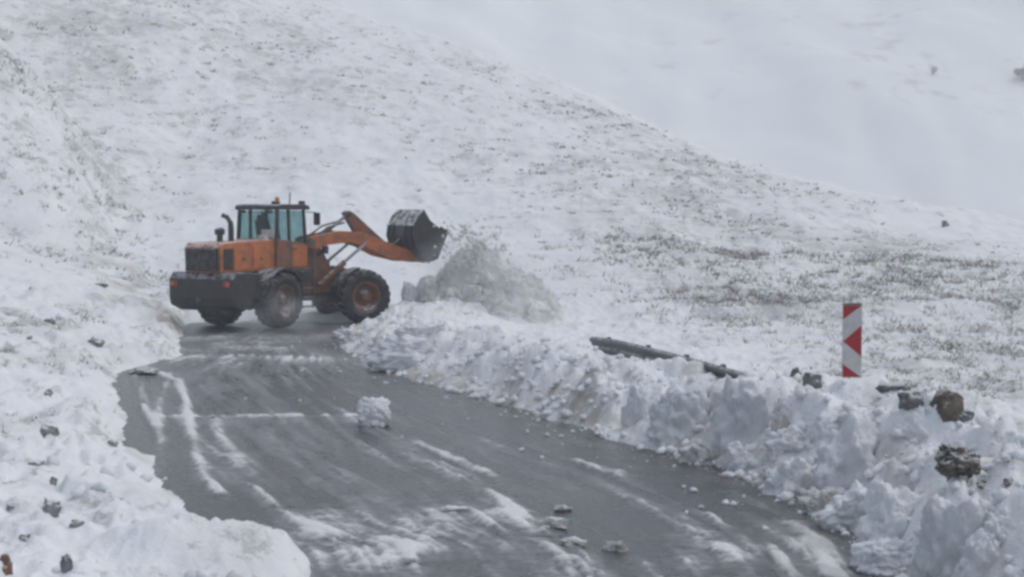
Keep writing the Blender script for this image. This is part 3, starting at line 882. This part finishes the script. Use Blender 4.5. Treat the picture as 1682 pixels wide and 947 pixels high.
# Z-bar
for yy in (-0.17, 0.11):
    MB(FR).prism([(1.78, 3.34), (1.92, 3.42), (2.08, 3.34), (2.80, 2.72), (3.42, 2.20), (3.40, 2.06), (3.24, 2.04), (2.60, 2.34), (2.22, 2.62)], yy, yy + 0.06).build('bell_crank', 'dirty_orange', loader, 0.01)
MB(FR).tube([(1.92, -0.2, 3.28), (1.92, 0.2, 3.28)], 0.07, 12).build('crank_pin', 'black_paint', loader)
tc_ = MB(FR).tube([(0.55, 0, 2.20), (1.35, 0, 2.86)], 0.11, 12).build('tilt_cylinder', 'dirty_orange', loader)
MB(FR).tube([(1.35, 0, 2.86), (1.92, 0, 3.28)], 0.055, 10).build('piston_rod', 'chrome_rod', tc_)
MB(FR).bar((3.30, 0, 2.14), (3.74, 0, 2.52), 0.16, 0.14).build('bucket_link', 'black_paint', loader, 0.02)
MB(FR).tube([(0.3, 0.15, 2.0), (0.6, 0.22, 2.55), (1.2, 0.24, 2.95), (1.75, 0.2, 3.1)], 0.028, 8).build('hydraulic_hose', 'black_paint', loader)
MB(FR).tube([(0.3, -0.15, 2.0), (0.6, -0.22, 2.5), (1.2, -0.24, 2.9), (1.75, -0.2, 3.05)], 0.028, 8).build('hydraulic_hose', 'black_paint', loader)
# bucket, rolled back
BW = 1.05
def bk(p, q):
    return (PIN[0] + p, PIN[1] + q)
OUT = [(0.66, 0.78), (0.32, -0.02), (0.12, -0.10), (-0.20, 0.06), (-0.44, 0.36), (-0.54, 0.70), (-0.50, 1.02), (-0.34, 1.32), (-0.14, 1.52)]
INN = [(-0.12, 1.48), (-0.31, 1.29), (-0.46, 1.00), (-0.50, 0.70), (-0.40, 0.38), (-0.17, 0.10), (0.12, -0.05), (0.28, 0.02), (0.62, 0.80)]
outer = [bk(*p) for p in OUT]
inner = [bk(*p) for p in INN]
shell = MB(FR)
n = len(outer)
prof = outer + inner
vs = [(p[0], -BW, p[1]) for p in prof] + [(p[0], BW, p[1]) for p in prof]
fs = []
for i in range(len(prof)):
    j = (i + 1) % len(prof)
    fs.append((i, j, len(prof) + j, len(prof) + i))
for i in range(n - 1):
    a, b_ = i, i + 1
    c_, d_ = 2 * n - 2 - i, 2 * n - 1 - i
    fs.append((a, d_, c_, b_))
    fs.append(tuple(len(prof) + q for q in (a, b_, c_, d_)))
shell.add(vs, fs)
bucket = shell.build('bucket', 'bucket_steel', loader)
for sd in (-1, 1):
    y0, y1 = sorted((sd * (BW - 0.035), sd * (BW + 0.005)))
    sp_ = [bk(a * 0.995, b) for a, b in OUT[:-1]] + [bk(-0.15, 1.51), bk(0.06, 1.18), bk(0.36, 0.95)]
    MB(FR).prism(sp_, y0, y1).build('side_plate', 'bucket_steel', bucket, 0.006)
    e = [bk(*p) for p in [(0.34, 0.93), (0.40, 1.0), (0.70, 0.82), (0.66, 0.76)]]
    MB(FR).prism(e, min(sd * (BW + 0.008), sd * (BW + 0.03)), max(sd * (BW + 0.008), sd * (BW + 0.03))).build('side_cutter', 'bucket_steel', bucket)
ce = [bk(*p) for p in [(0.62, 0.72), (0.64, 0.70), (0.75, 0.90), (0.735, 0.90)]]
MB(FR).prism(ce, -BW - 0.02, BW + 0.02).build('cutting_edge', 'grey_metal', bucket)
for yy in (-0.85, -0.45, 0.45, 0.85):
    rb = [bk(*p) for p in [(0.12, -0.105), (-0.205, 0.055), (-0.445, 0.36), (-0.545, 0.70), (-0.505, 1.025), (-0.56, 1.02), (-0.61, 0.70), (-0.50, 0.32), (-0.24, 0.0), (0.12, -0.16)]]
    MB(FR).prism(rb, yy - 0.03, yy + 0.03).build('stiffener', 'bucket_steel', bucket)
for yy in (-0.53, 0.53):
    for o in (-0.12, 0.08):
        lug = [bk(*p) for p in [(0.15, -0.12), (-0.02, -0.14), (-0.30, 0.05), (-0.52, 0.42), (-0.46, 0.44), (-0.2, 0.06)]]
        MB(FR).prism(lug, yy + o, yy + o + 0.04).build('lug', 'bucket_steel', bucket)

# ------------------------------------------------------------------ hazard marker, guard rail
from mathutils import noise as mnoise
mp = at_depth(1399, 620, 23.4)
marker = bpy.data.objects.new('hazard_marker', None)
COL.objects.link(marker)
PW, PH = 0.272, 1.005
marker.location = (mp[0], mp[1], mp[2])
marker.rotation_euler = (0, 0, R(3))
tag(marker, 'red and white striped hazard marker plate standing behind the snow bank', 'road sign')
MB().box(-PW / 2, PW / 2, -0.004, 0.012, 0.0, PH).build('plate', 'white_plate', marker, 0.003)
def redpart(poly):
    MB().prism([((a - 0.5) * PW, b * PH) for a, b in poly], -0.0075, -0.0045).build('red_stripe', 'red_film', marker)
redpart([(0.02, 0.992), (0.97, 0.992), (0.02, 0.80)])
redpart([(0.03, 0.50), (0.98, 0.72), (0.98, 0.29)])
redpart([(0.02, 0.19), (0.97, 0.008), (0.02, 0.008)])
MB().box(-PW / 2, PW / 2, -0.012, 0.018, PH + 0.001, PH + 0.018).build('top_edge', 'black_paint', marker)
MB().tube([(0, 0.045, -1.15), (0, 0.045, PH - 0.1)], 0.03, 10).build('post', 'galvanised', marker)
for z in (0.25, 0.75):
    MB().box(-0.06, 0.06, 0.013, 0.05, z - 0.02, z + 0.02).build('clamp', 'galvanised', marker)

rail = bpy.data.objects.new('guard_rail', None)
COL.objects.link(rail)
gp = [at_depth(972, 552, 35.0), at_depth(1016, 558, 33.2), at_depth(1100, 578, 30.2), at_depth(1170, 597, 28.0), at_depth(1240, 616, 26.0)]
g0 = gp[0]
rail.location = (g0[0], g0[1], 0)
tag(rail, 'dark steel guard rail half buried in the snow bank beside the road', 'guard rail')
pts = [Vector((p[0] - g0[0], p[1] - g0[1], p[2])) for p in gp]
prof = [(0.0, 0.0), (-0.045, -0.04), (-0.045, -0.09), (0.0, -0.13), (0.0, -0.18), (-0.045, -0.22), (-0.045, -0.27), (0.0, -0.31)]
vs, fs = [], []
for i, p in enumerate(pts):
    d = (pts[min(i + 1, 4)] - pts[max(i - 1, 0)]); d.z = 0; d.normalize()
    nrm = Vector((d.y, -d.x, 0))
    if nrm.x > 0: nrm = -nrm
    for side in (0, 0.006):
        for (o, z) in prof:
            vs.append(p - nrm * (o - side) + Vector((0, 0, z)))
m_ = len(prof)
for i in range(4):
    for k in range(m_ - 1):
        a = i * 2 * m_ + k
        fs.append((a, a + 1, a + 2 * m_ + 1, a + 2 * m_))
        a += m_
        fs.append((a + 2 * m_, a + 2 * m_ + 1, a + 1, a))
    for k, fl in ((0, 0), (m_ - 1, 1)):
        a = i * 2 * m_ + k
        fs.append((a, a + m_, a + 3 * m_, a + 2 * m_))
mesh_obj('rail_beam', vs, fs, 'galvanised', rail)
for t in (0.55, 1.55, 2.35, 3.2):
    i = int(t); fr = t - i
    p = pts[i].lerp(pts[i + 1], fr)
    MB().box(p.x + 0.02, p.x + 0.10, p.y + 0.02, p.y + 0.16, p.z - 0.95, p.z + 0.02).build('post', 'galvanised', rail, 0.01)
    MB().box(p.x - 0.02, p.x + 0.05, p.y - 0.02, p.y + 0.09, p.z - 0.24, p.z - 0.07).build('spacer', 'galvanised', rail)

# ------------------------------------------------------------------ lumps of snow and stones
def lump_mesh(name, size, seed, power=3.0, rough=0.13, cuts=9, n=25, freq=2.1, cutd=0.56, clump=0.0):
    """a broken block: rounded box, sliced by random planes, then roughened"""
    rnd = random.Random(seed)
    bm = bmesh.new()
    bmesh.ops.create_cube(bm, size=2.0)
    bmesh.ops.subdivide_edges(bm, edges=bm.edges[:], cuts=n, use_grid_fill=True)
    planes = []
    for k in range(cuts):
        v = Vector((rnd.uniform(-1, 1), rnd.uniform(-1, 1), rnd.uniform(-0.4, 1))).normalized()
        planes.append((v, rnd.uniform(cutd, cutd + 0.36)))
    off = Vector((rnd.uniform(-50, 50), rnd.uniform(-50, 50), rnd.uniform(-50, 50)))
    for v in bm.verts:
        d = v.co.normalized()
        r = (abs(d.x) ** power + abs(d.y) ** power + abs(d.z) ** power) ** (-1 / power)
        p = d * r
        for (nn, dd) in planes:
            e = p.dot(nn) - dd
            if e > 0:
                p = p - nn * e
        q = p * freq + off
        k = mnoise.fractal(q, 0.62, 2.15, 7) * rough + mnoise.noise(q * 0.6) * rough * 1.3 + (0.5 - abs(mnoise.noise(q * 2.1))) * rough * 0.7
        if clump:
            k += clump * (0.42 - mnoise.voronoi(q * 1.35)[0][0]) + 0.5 * clump * (0.42 - mnoise.voronoi(q * 3.1)[0][0])
        p = p + d * k
        v.co = Vector((p.x * size[0] / 2, p.y * size[1] / 2, p.z * size[2] / 2))
    me = bpy.data.meshes.new(name)
    bm.to_mesh(me); bm.free()
    me.shade_smooth()
    return me

def lump(name, px, py, w, h, mat, label, cat, depth=0.8, seed=0, group=None, yaw=None, sink=0.15, **kw):
    """px, py: middle of its foot in the photograph; w, h: its size there"""
    p = hit(px, py)
    k = p[1] / F_PX
    W, H = w * k, h * k
    me = lump_mesh(name, (W, W * depth, H * (1 + sink)), seed, **kw)
    me.materials.append(MATS[mat])
    o = bpy.data.objects.new(name, me)
    COL.objects.link(o)
    o.location = (p[0], p[1] + W * depth * 0.42, p[2] + H * (0.5 - sink * 0.5))
    o.rotation_euler = (0, 0, R(yaw if yaw is not None else random.Random(seed).uniform(-25, 25)))
    tag(o, label, cat, group)
    return o

SB = 'blocks of snow along the ploughed bank'
def block(px, py, w, h, mat, label, seed, **kw):
    kw.pop('rough', 0); kw.setdefault('sink', 0.6); kw.setdefault('rough', 0.15); kw.setdefault('clump', 0.26)
    lump('snow_block', px, py, w, h, mat, label, 'snow block', seed=seed, group=SB, **kw)
block(1115, 722, 120, 98, 'snow_grey', 'broad flat-faced grey snow block below the right end of the guard rail', 1, power=3.6, rough=0.07, yaw=-18)
block(1232, 730, 124, 96, 'snow_grey', 'widest grey snow block right of the flat-faced one in the bank', 2, power=3.6, rough=0.08, yaw=-15)
block(1288, 712, 42, 52, 'snow_dirty', 'narrow brownish snow block wedged at the side of the widest grey block', 3, power=4, rough=0.08)
block(1165, 764, 104, 36, 'snow_dirty', 'low dirty yellowish snow block at the foot of the bank on the road edge', 4, depth=0.7)
block(1222, 772, 52, 44, 'snow_clean', 'small bright snow block beside the low dirty yellowish one', 5)
block(1302, 815, 86, 66, 'snow_clean', 'rounded white snow block in front of the arched one in the bank', 6, power=2.5)
block(1300, 752, 108, 46, 'snow_grey', 'arched grey snow block above the rounded white one', 7)
block(1402, 805, 130, 112, 'snow_grey', 'large dark-footed grey snow block right below the striped marker', 8, power=3.6, rough=0.10)
block(1424, 860, 128, 62, 'snow_clean', 'white wedge of snow with a bright top edge under the dark-footed block', 9, depth=0.9)
block(1478, 885, 110, 92, 'snow_clean', 'white snow block between the wedge and the tallest grey block', 10)
block(1560, 950, 118, 135, 'snow_grey', 'tallest grey snow block with a dirty foot at the near right corner', 11, power=3.4, rough=0.10)
block(1610, 948, 76, 80, 'snow_clean', 'white snow block at the right foot of the tallest grey block', 12)
block(1648, 895, 56, 42, 'snow_clean', 'small snow block above the right foot of the tallest grey block', 13)
block(1502, 726, 62, 48, 'snow_clean', 'small white snow block on top of the bank under the grey stone', 14)
block(1470, 938, 120, 46, 'snow_clean', 'flat white snow block at the bottom edge left of the tallest grey block', 15)
block(1360, 722, 66, 40, 'snow_clean', 'white snow block on the bank just left below the striped marker', 16)
block(1265, 800, 48, 34, 'snow_dirty', 'small dirty snow block at road level left of the rounded white one', 17)
block(1352, 836, 66, 36, 'snow_dirty', 'dirty snow block at road level below the dark-footed block', 18)
block(1050, 690, 56, 60, 'snow_clean', 'upright white snow block left of the broad flat-faced grey one', 19)
block(1090, 728, 60, 26, 'snow_clean', 'thin snow slab lying at the foot of the broad flat-faced block', 20)
block(662, 604, 116, 46, 'snow_clean', 'long white snow block at the far end of the bank near the loader', 321, power=3.2, sink=0.3, depth=0.6, yaw=-10)
block(612, 702, 50, 46, 'snow_clean', 'lone white cube of snow lying in the middle of the road', 22, power=5, cutd=0.85, rough=0.05, sink=0.05, yaw=12)
block(575, 560, 72, 22, 'snow_dirty', 'low dirty snow ridge in front of the front wheel of the loader', 23)
block(690, 560, 90, 26, 'snow_grey', 'grey snow ridge behind the long white slab near the loader', 24)
RB = 'lumps of snow lying on the road'
for (px, py, w, h, mat, lab, sd) in [
    (905, 868, 62, 14, 'snow_dirty', 'dirty cream lump of snow on the road nearest the bottom centre', 31),
    (940, 898, 40, 12, 'snow_dirty', 'lump of dirty snow touching the right side of the cream lump', 32),
    (1012, 905, 40, 14, 'snow_dirty', 'dirty lump of snow right of the cream lump on the road', 33),
    (745, 842, 50, 8, 'snow_clean', 'flat white lump of snow at the centre of the near road', 34),
    (925, 840, 26, 8, 'snow_dirty', 'small brownish lump of snow above the cream lump', 35)]:
    lump('snow_lump', px, py, w, h, mat, lab, 'snow lump', seed=sd, group=RB, power=2.2, rough=0.34, freq=2.6, depth=0.7, sink=0.5)

def stone(px, py, w, h, mat, label, seed, group=None, **kw):
    lump('stone', px, py, w, h, mat, label, 'stone', seed=seed, group=group, power=kw.pop('power', 2.3), rough=0.2, cuts=7, n=9, sink=0.6, **kw)
lump('stone', 1560, 690, 52, 46, 'rock_brown', 'brown boulder standing behind the snow bank on the right', 'stone', seed=143, depth=0.9, power=2.5, rough=0.10, cuts=6, cutd=0.72, n=13, sink=0.35)
stone(1592, 690, 30, 16, 'rock_grey', 'small dark stone touching the right of the brown boulder', 42)
stone(1500, 670, 42, 22, 'rock_grey', 'grey wedge-shaped stone left of the brown boulder', 43)
stone(1470, 642, 56, 14, 'rock_grey', 'flat dark stone right of the foot of the striped marker', 44)
stone(1334, 634, 38, 20, 'rock_grey', 'dark stone left of the foot of the striped marker', 45)
stone(1310, 622, 20, 14, 'rock_grey', 'smaller dark stone just left of the one by the marker', 46)
lump('soil_clod', 1580, 784, 66, 52, 'soil', 'dark clod of soil and turf lying on the snow bank', 'soil clod', seed=47, rough=0.26, power=2.4, freq=3)
lump('soil_clod', 1612, 806, 26, 16, 'soil', 'small dark lump standing in for a shaded gap below the large soil clod on the bank', 'soil clod', seed=48, rough=0.2)  # soil-coloured lump added where the bank has only a shaded gap
lump('soil_clod', 1660, 800, 22, 12, 'soil', 'tiny clod right of the small dark lump on the bank', 'soil clod', seed=49, rough=0.2)
stone(8, 947, 24, 28, 'rock_red', 'reddish brown stone at the bottom left corner', 50)
stone(108, 940, 22, 34, 'rock_grey', 'dark upright stone in the snow near the bottom left corner', 51)
LV = 'stones poking out of the left verge'
for i, (px, py, w, h, lab) in enumerate([
    (82, 842, 38, 30, 'snow-capped grey stone, largest on the left verge'),
    (22, 838, 28, 14, 'low dark stone left of the largest stone on the verge'),
    (38, 890, 24, 16, 'small dark stone below the largest verge stone near the left edge'),
    (58, 764, 30, 12, 'flat dark stone in the upper group on the left verge'),
    (86, 796, 14, 16, 'small stone directly above the largest verge stone'),
    (78, 648, 16, 12, 'lone small stone on the snow left of the road corner'),
    (80, 714, 34, 22, 'pale snow-covered stone midway up the left verge'),
    (184, 733, 22, 14, 'dark stone at the left edge of the road'),
    (124, 866, 26, 14, 'pale stone right below the largest verge stone'),
    (80, 530, 22, 10, 'small dark stone on the snow slope left of the loader'),
    (48, 558, 10, 8, 'tiny stone lowest on the snow slope left of the loader'),
    (166, 470, 24, 8, 'dark flat stone on the bank left of the loader'),
    (155, 565, 30, 16, 'greyish stone on the slope between loader and left edge')]):
    stone(px, py, w * 0.9, h * 0.75, 'rock_snowed', lab, 60 + i, LV)
lump('soil_clod', 236, 616, 46, 14, 'soil', 'dark patch of soil at the far left corner of the road', 'soil clod', seed=88, rough=0.2)
stone(1554, 372, 12, 10, 'rock_grey', 'tiny dark stone on the far field at the foot of the mountain', 90)

# heap of dirty snow that the bucket pushes up
def heap():
    cx, cy = -1.2, 52.9
    nR, nA = 110, 220
    vs, fs = [], []
    for i in range(nR + 1):
        r = i / nR
        for k in range(nA):
            a = 2 * math.pi * k / nA
            x = r * (3.1 if math.cos(a) > 0 else 2.2) * math.cos(a); y = r * 2.3 * math.sin(a)
            # steep face towards the machine, longer tail to the right
            prof_h = 2.85 * max(0.0, 1 - r ** 1.15) ** 1.05
            ang = 0.5 + 0.5 * math.cos(a)
            prof_h *= 0.82 + 0.30 * mnoise.noise(Vector((x * 0.9, y * 0.9, 3.3)))
            z = prof_h
            vs.append([cx + x, cy + y, z])
    V = np.array(vs)
    V[:, 2] += sstep(0.0, 0.8, V[:, 2]) * (0.55 * fbm(V[:, 0] * 0.9, V[:, 1] * 0.9, 3, 207) + 0.25 * np.abs(fbm(V[:, 0] * 2.2, V[:, 1] * 2.2, 3, 208)))
    for i in range(len(V)):
        p = Vector(V[i])
        d1 = mnoise.noise_vector(p * 1.1) * 0.34 + mnoise.noise_vector(p * 2.7) * 0.16 + mnoise.noise_vector(p * 6.0) * 0.11 + mnoise.noise_vector(p * 13.0) * 0.08
        V[i] += np.array(d1) * min(1.0, max(0.0, p.z) / 0.4 + 0.1)
    V[:, 2] = np.maximum(V[:, 2], -0.05)
    for i in range(nR):
        for k in range(nA):
            a, b = i * nA + k, i * nA + (k + 1) % nA
            fs.append((a, b, b + nA, a + nA))
    o = mesh_obj('snow_heap', V - np.array([cx, cy, 0]), fs, 'snow_heap', None, True)
    o.location = (cx, cy, 0)
    tag(o, 'tall heap of dirty snow pushed up in front of the loader bucket', 'snow heap')
heap()
HB = 'dirty clods on and around the heap'
for i, (x, y, z, s, lab) in enumerate([
    (-2.55, 51.5, 1.05, 0.55, 'dark clod of packed snow leaning on the heap under the bucket'),
    (-2.95, 51.9, 0.75, 0.75, 'grey slab of snow between the front wheel and the heap'),
    (-0.2, 51.6, 0.85, 0.55, 'dirty snow clod on the right flank of the heap'),
    (-1.2, 51.2, 0.9, 0.6, 'dirty snow clod on the near face of the heap'),
    (-1.75, 51.3, 0.55, 0.5, 'pale snow clod at the near foot of the heap')]):
    me = lump_mesh('snow_clod', (s, s * 0.8, s * (1.3 if i < 2 else 0.9)), 120 + i, rough=0.2, cuts=5)
    me.materials.append(MATS[('snow_dirty', 'snow_grey', 'snow_dirty', 'snow_dirty', 'snow_grey')[i]])
    o = bpy.data.objects.new('snow_clod', me)
    o.location = (x, y, z)
    COL.objects.link(o)
    tag(o, lab, 'snow clod', HB)

# ------------------------------------------------------------------ small crumbs, grass and twigs (nobody could count them)
def crumbs():
    base = lump_mesh('crumb', (1, 1, 0.8), 5, n=2, cuts=4, rough=0.2)
    bv = np.array([v.co[:] for v in base.vertices]); bf = np.array([p.vertices[:] for p in base.polygons])
    bpy.data.meshes.remove(base)
    P, S = [], []
    tries = 5200
    yy = np.exp(RNG.uniform(np.log(13), np.log(50), tries))
    xl, xr = road_edges(yy)
    which = RNG.random(tries)
    xx = np.where(which < 0.90, xr + RNG.normal(0.6, 0.9, tries), np.where(which < 0.93, xl - np.abs(RNG.normal(0, 1.8, tries)), xl + (xr - xl) * RNG.random(tries)))
    inside = (xx > xl + 0.2) & (xx < xr - 0.2)
    keep = ~inside | (RNG.random(tries) < 0.25)
    xx, yy, inside = xx[keep], yy[keep], inside[keep]
    s = 0.018 + 0.15 * RNG.random(len(xx)) ** 4.5
    s = np.where(inside, s * 0.5, s)
    z = np.maximum(ground(xx, yy), 0.0) + s * 0.22
    a = RNG.uniform(0, 6.28, len(xx))
    st1, st2_ = RNG.uniform(0.7, 1.3, (2, len(xx)))
    ca, sa = np.cos(a)[:, None], np.sin(a)[:, None]
    bx, by, bz = bv[None, :, 0] * st1[:, None], bv[None, :, 1] * st2_[:, None], bv[None, :, 2]
    V = np.stack([xx[:, None] + s[:, None] * (bx * ca - by * sa), yy[:, None] + s[:, None] * (bx * sa + by * ca), z[:, None] + s[:, None] * bz], -1)
    Fc = bf[None] + (np.arange(len(xx)) * len(bv))[:, None, None]
    co = V.reshape(-1, 3).astype(np.float32); q = Fc.reshape(-1, 4).astype(np.int32)
    return co, q
def raw_mesh(name, co, q, mat, smooth=False):
    k = q.shape[1]
    me = bpy.data.meshes.new(name)
    me.vertices.add(len(co)); me.vertices.foreach_set('co', co.ravel())
    me.loops.add(q.size); me.loops.foreach_set('vertex_index', q.ravel())
    me.polygons.add(len(q)); me.polygons.foreach_set('loop_start', np.arange(0, q.size, k, dtype=np.int32))
    me.update(calc_edges=True)
    if smooth: me.shade_smooth()
    me.materials.append(MATS[mat])
    o = bpy.data.objects.new(name, me)
    COL.objects.link(o)
    return o
co, q = crumbs()
def spill():
    base = lump_mesh('crumb', (1, 1, 0.9), 6, n=2, cuts=4, rough=0.25)
    bv = np.array([v.co[:] for v in base.vertices]); bf = np.array([p.vertices[:] for p in base.polygons])
    bpy.data.meshes.remove(base)
    n = 420
    t = RNG.random(n)
    c = np.stack([-1.85 + 1.6 * t + RNG.normal(0, 0.35, n), 52.2 + RNG.normal(0, 0.5, n), 2.75 - 1.2 * t * t + RNG.normal(0, 0.33, n) - 0.5 * RNG.random(n)], -1)
    s = 0.025 + 0.13 * RNG.random(n) ** 3
    V = c[:, None] + bv[None] * s[:, None, None] * RNG.uniform(0.7, 1.3, (n, 1, 3))
    F_ = bf[None] + (np.arange(n) * len(bv))[:, None, None]
    return V.reshape(-1, 3).astype(np.float32), F_.reshape(-1, 4).astype(np.int32)
co2, q2 = spill()
tag(raw_mesh('falling_snow', co2, q2, 'snow_heap', True), 'loose snow spilling between the bucket and the heap', 'falling snow', kind='stuff')
tag(raw_mesh('snow_crumbs', co, q, 'snow_clean', True), 'crumbs of broken snow strewn along the road edges', 'snow crumbs', kind='stuff')

def tufts(name, n, ymin, ymax, blades, hgt, wid, mat, label, cat, thr=0.12, lean=0.55):
    # sample land cells by scrub density times area
    area = np.gradient(GY, axis=0) * np.gradient(GX, axis=1)
    w = np.clip(scrub - thr, 0, None) ** 1.3 * area * (GY > ymin) * (GY < ymax) * (np.abs(GX) < 0.36 * GY + 4) * (0.25 + np.clip(fbm(GX * 0.8, GY * 0.5, 3, 151) + 0.35, 0, 1.4))
    w = w * np.clip(30.0 / GY, 0, 1.5)
    c = np.cumsum(w.ravel()); c /= c[-1]
    idx = np.searchsorted(c, RNG.random(n))
    bx = GX.ravel()[idx] + RNG.normal(0, 0.08, n); by = GY.ravel()[idx] + RNG.normal(0, 0.12, n)
    bz = ground(bx, by) - 0.02
    k = blades
    bx, by, bz = [np.repeat(v, k) for v in (bx, by, bz)]
    m = n * k
    sc_ = np.clip(by / 40.0, 0.7, 2.2)
    sc_ = sc_ * np.repeat(RNG.uniform(0.5, 1.4, n), k)
    h = hgt * RNG.uniform(0.45, 1.1, m) * sc_
    wd = wid * RNG.uniform(0.6, 1.4, m) * np.clip(by / 30.0, 0.8, 4)
    a = RNG.uniform(0, 6.283, m); l = lean * RNG.uniform(0.2, 1.0, m) * h
    ox, oy = RNG.normal(0, 0.07, m) * sc_, RNG.normal(0, 0.07, m) * sc_
    wa = RNG.uniform(0, 6.283, m)
    p0 = np.stack([bx + ox - np.cos(wa) * wd / 2, by + oy - np.sin(wa) * wd / 2, bz], -1)
    p1 = np.stack([bx + ox + np.cos(wa) * wd / 2, by + oy + np.sin(wa) * wd / 2, bz], -1)
    p2 = np.stack([bx + ox + np.cos(a) * l, by + oy + np.sin(a) * l, bz + h], -1)
    co = np.stack([p0, p1, p2], 1).reshape(-1, 3).astype(np.float32)
    q = np.arange(3 * m, dtype=np.int32).reshape(-1, 3)
    tag(raw_mesh(name, co, q, mat), label, cat, kind='stuff')
tufts('dry_grass', 3400, 20, 75, 6, 0.16, 0.016, 'dry_grass', 'dry grass poking through the snow behind the bank', 'grass', lean=1.6)
tufts('scrub', 1500, 55, 155, 6, 0.075, 0.035, 'twigs', 'low snowy scrub scattered over the hillside', 'scrub', thr=0.1, lean=1.9)

# dark bush cut by the right edge of the picture
def bush(px, py, depth_y, h, label, seed, mat, m):
    p = at_depth(px, py, depth_y)
    xx = p[0]; yy = depth_y
    zz = -26 + 0.46 * max(yy - 225, 0) + float(9 * fbm(np.array([xx * 0.008]), np.array([yy * 0.006]), 4, 121)[0] + 2.2 * fbm(np.array([xx * 0.045]), np.array([yy * 0.03]), 4, 122)[0])
    rnd = np.random.default_rng(seed)
    root = bpy.data.objects.new('bush', None); COL.objects.link(root); root.location = (xx, yy, zz)
    tag(root, label, 'bush')
    mb = MB()
    for k in range(6):
        a = rnd.uniform(0, 6.28)
        mb.tube([(0, 0, -0.2), (0.3 * h * math.cos(a) * 0.4, 0.3 * h * math.sin(a) * 0.4, h * 0.4), (0.4 * h * math.cos(a), 0.4 * h * math.sin(a), h * rnd.uniform(0.6, 0.9))], [0.12, 0.08, 0.03], 6)
    mb.build('stem', 'twigs', root)
    d = rnd.normal(0, 1, (m, 3)); d /= np.linalg.norm(d, axis=1)[:, None]
    lob = rnd.normal(0, 0.22, (9, 3)) * np.array([1, 1, 0.8]) * h + np.array([0, 0, 0.5 * h])
    c = lob[rnd.integers(0, 9, m)] + d * (rnd.random(m) ** 0.6)[:, None] * 0.24 * h
    o1, o2 = rnd.normal(0, 0.06 * h, (2, m, 3))
    co = np.stack([c, c + o1, c + o2], 1).reshape(-1, 3).astype(np.float32)
    o = raw_mesh('foliage', co, np.arange(3 * m, dtype=np.int32).reshape(-1, 3), mat)
    o.parent = root
def mount_hit(px, py):
    d = ray(px, py)
    t = np.geomspace(206, 740, 4000)
    X, Y, Z = d[0] * t, d[1] * t, CAM.z + d[2] * t
    g = -26 + 0.46 * np.maximum(Y - 225, 0) + 9 * fbm(X * 0.008, Y * 0.006, 4, 121) + 2.2 * fbm(X * 0.045, Y * 0.03, 4, 122)
    return Y[np.argmax(Z <= g)]
bush(1680, 132, mount_hit(1680, 132), 3.6, 'dark bush on the mountain slope at the right edge', 5, 'bush_leaf', 1600)
bush(1532, 122, mount_hit(1532, 122), 2.2, 'faint snowy bush on the mountain slope left of the dark one', 6, 'twigs', 260)

# ------------------------------------------------------------------ haze of falling snow
def powder(name, c, r, dens, label, seed):
    me = lump_mesh(name, (2 * r[0], 2 * r[1], 2 * r[2]), seed, power=2.0, rough=0.12, cuts=0, n=9)
    m = bpy.data.materials.new(name); m.use_nodes = True
    nt = m.node_tree; nt.nodes.clear()
    out = nt.nodes.new('ShaderNodeOutputMaterial')
    pv = nt.nodes.new('ShaderNodeVolumePrincipled')
    pv.inputs['Color'].default_value = (0.92, 0.94, 0.96, 1)
    tc = nt.nodes.new('ShaderNodeTexCoord')
    nz = nt.nodes.new('ShaderNodeTexNoise'); nz.inputs['Scale'].default_value = 1.5; nz.inputs['Detail'].default_value = 4
    nt.links.new(tc.outputs['Object'], nz.inputs['Vector'])
    mp_ = nt.nodes.new('ShaderNodeMapping'); mp_.inputs['Scale'].default_value = (1 / r[0], 1 / r[1], 1 / r[2])
    nt.links.new(tc.outputs['Object'], mp_.inputs['Vector'])
    ln = nt.nodes.new('ShaderNodeVectorMath'); ln.operation = 'LENGTH'
    nt.links.new(mp_.outputs[0], ln.inputs[0])
    fall = nt.nodes.new('ShaderNodeMapRange'); fall.interpolation_type = 'SMOOTHSTEP'
    fall.inputs['From Min'].default_value = 0.95; fall.inputs['From Max'].default_value = 0.15
    nt.links.new(ln.outputs['Value'], fall.inputs['Value'])
    d = math_n(nt, 'MULTIPLY', math_n(nt, 'MULTIPLY', fall.outputs[0], smooth_n(nt, nz.outputs['Fac'], 0.35, 0.7)), dens)
    nt.links.new(d, pv.inputs['Density'])
    nt.links.new(pv.outputs[0], out.inputs['Volume'])
    me.materials.append(m)
    o = bpy.data.objects.new(name, me); COL.objects.link(o); o.location = c
    tag(o, label, 'snow powder', kind='stuff')
powder('snow_powder', (-0.9, 51.5, 1.5), (2.8, 2.2, 1.9), 0.75, 'powder snow blowing off the heap beside the bucket', 301)
powder('snow_powder', (0.7, 50.6, 0.9), (2.4, 1.8, 1.1), 0.5, 'thin powder drifting from the heap over the bank', 302)
powder('snow_powder', (-6.9, 48.3, 0.55), (2.6, 0.9, 0.9), 0.45, 'thin powder drifting past the wheels of the loader', 303)
hz = MB().box(-640, 640, -30, 790, -60, 330).build('haze', None, None)
m = bpy.data.materials.new('snow_haze'); m.use_nodes = True
nt = m.node_tree; nt.nodes.clear()
out = nt.nodes.new('ShaderNodeOutputMaterial')
pv = nt.nodes.new('ShaderNodeVolumePrincipled')
pv.inputs['Color'].default_value = (0.925, 0.95, 0.965, 1)
pv.inputs['Density'].default_value = 0.0016
nt.links.new(pv.outputs[0], out.inputs['Volume'])
hz.data.materials.append(m)
hz.display_type = 'WIRE'
tag(hz, 'pale haze of blowing snow in the air', 'haze', kind='stuff')
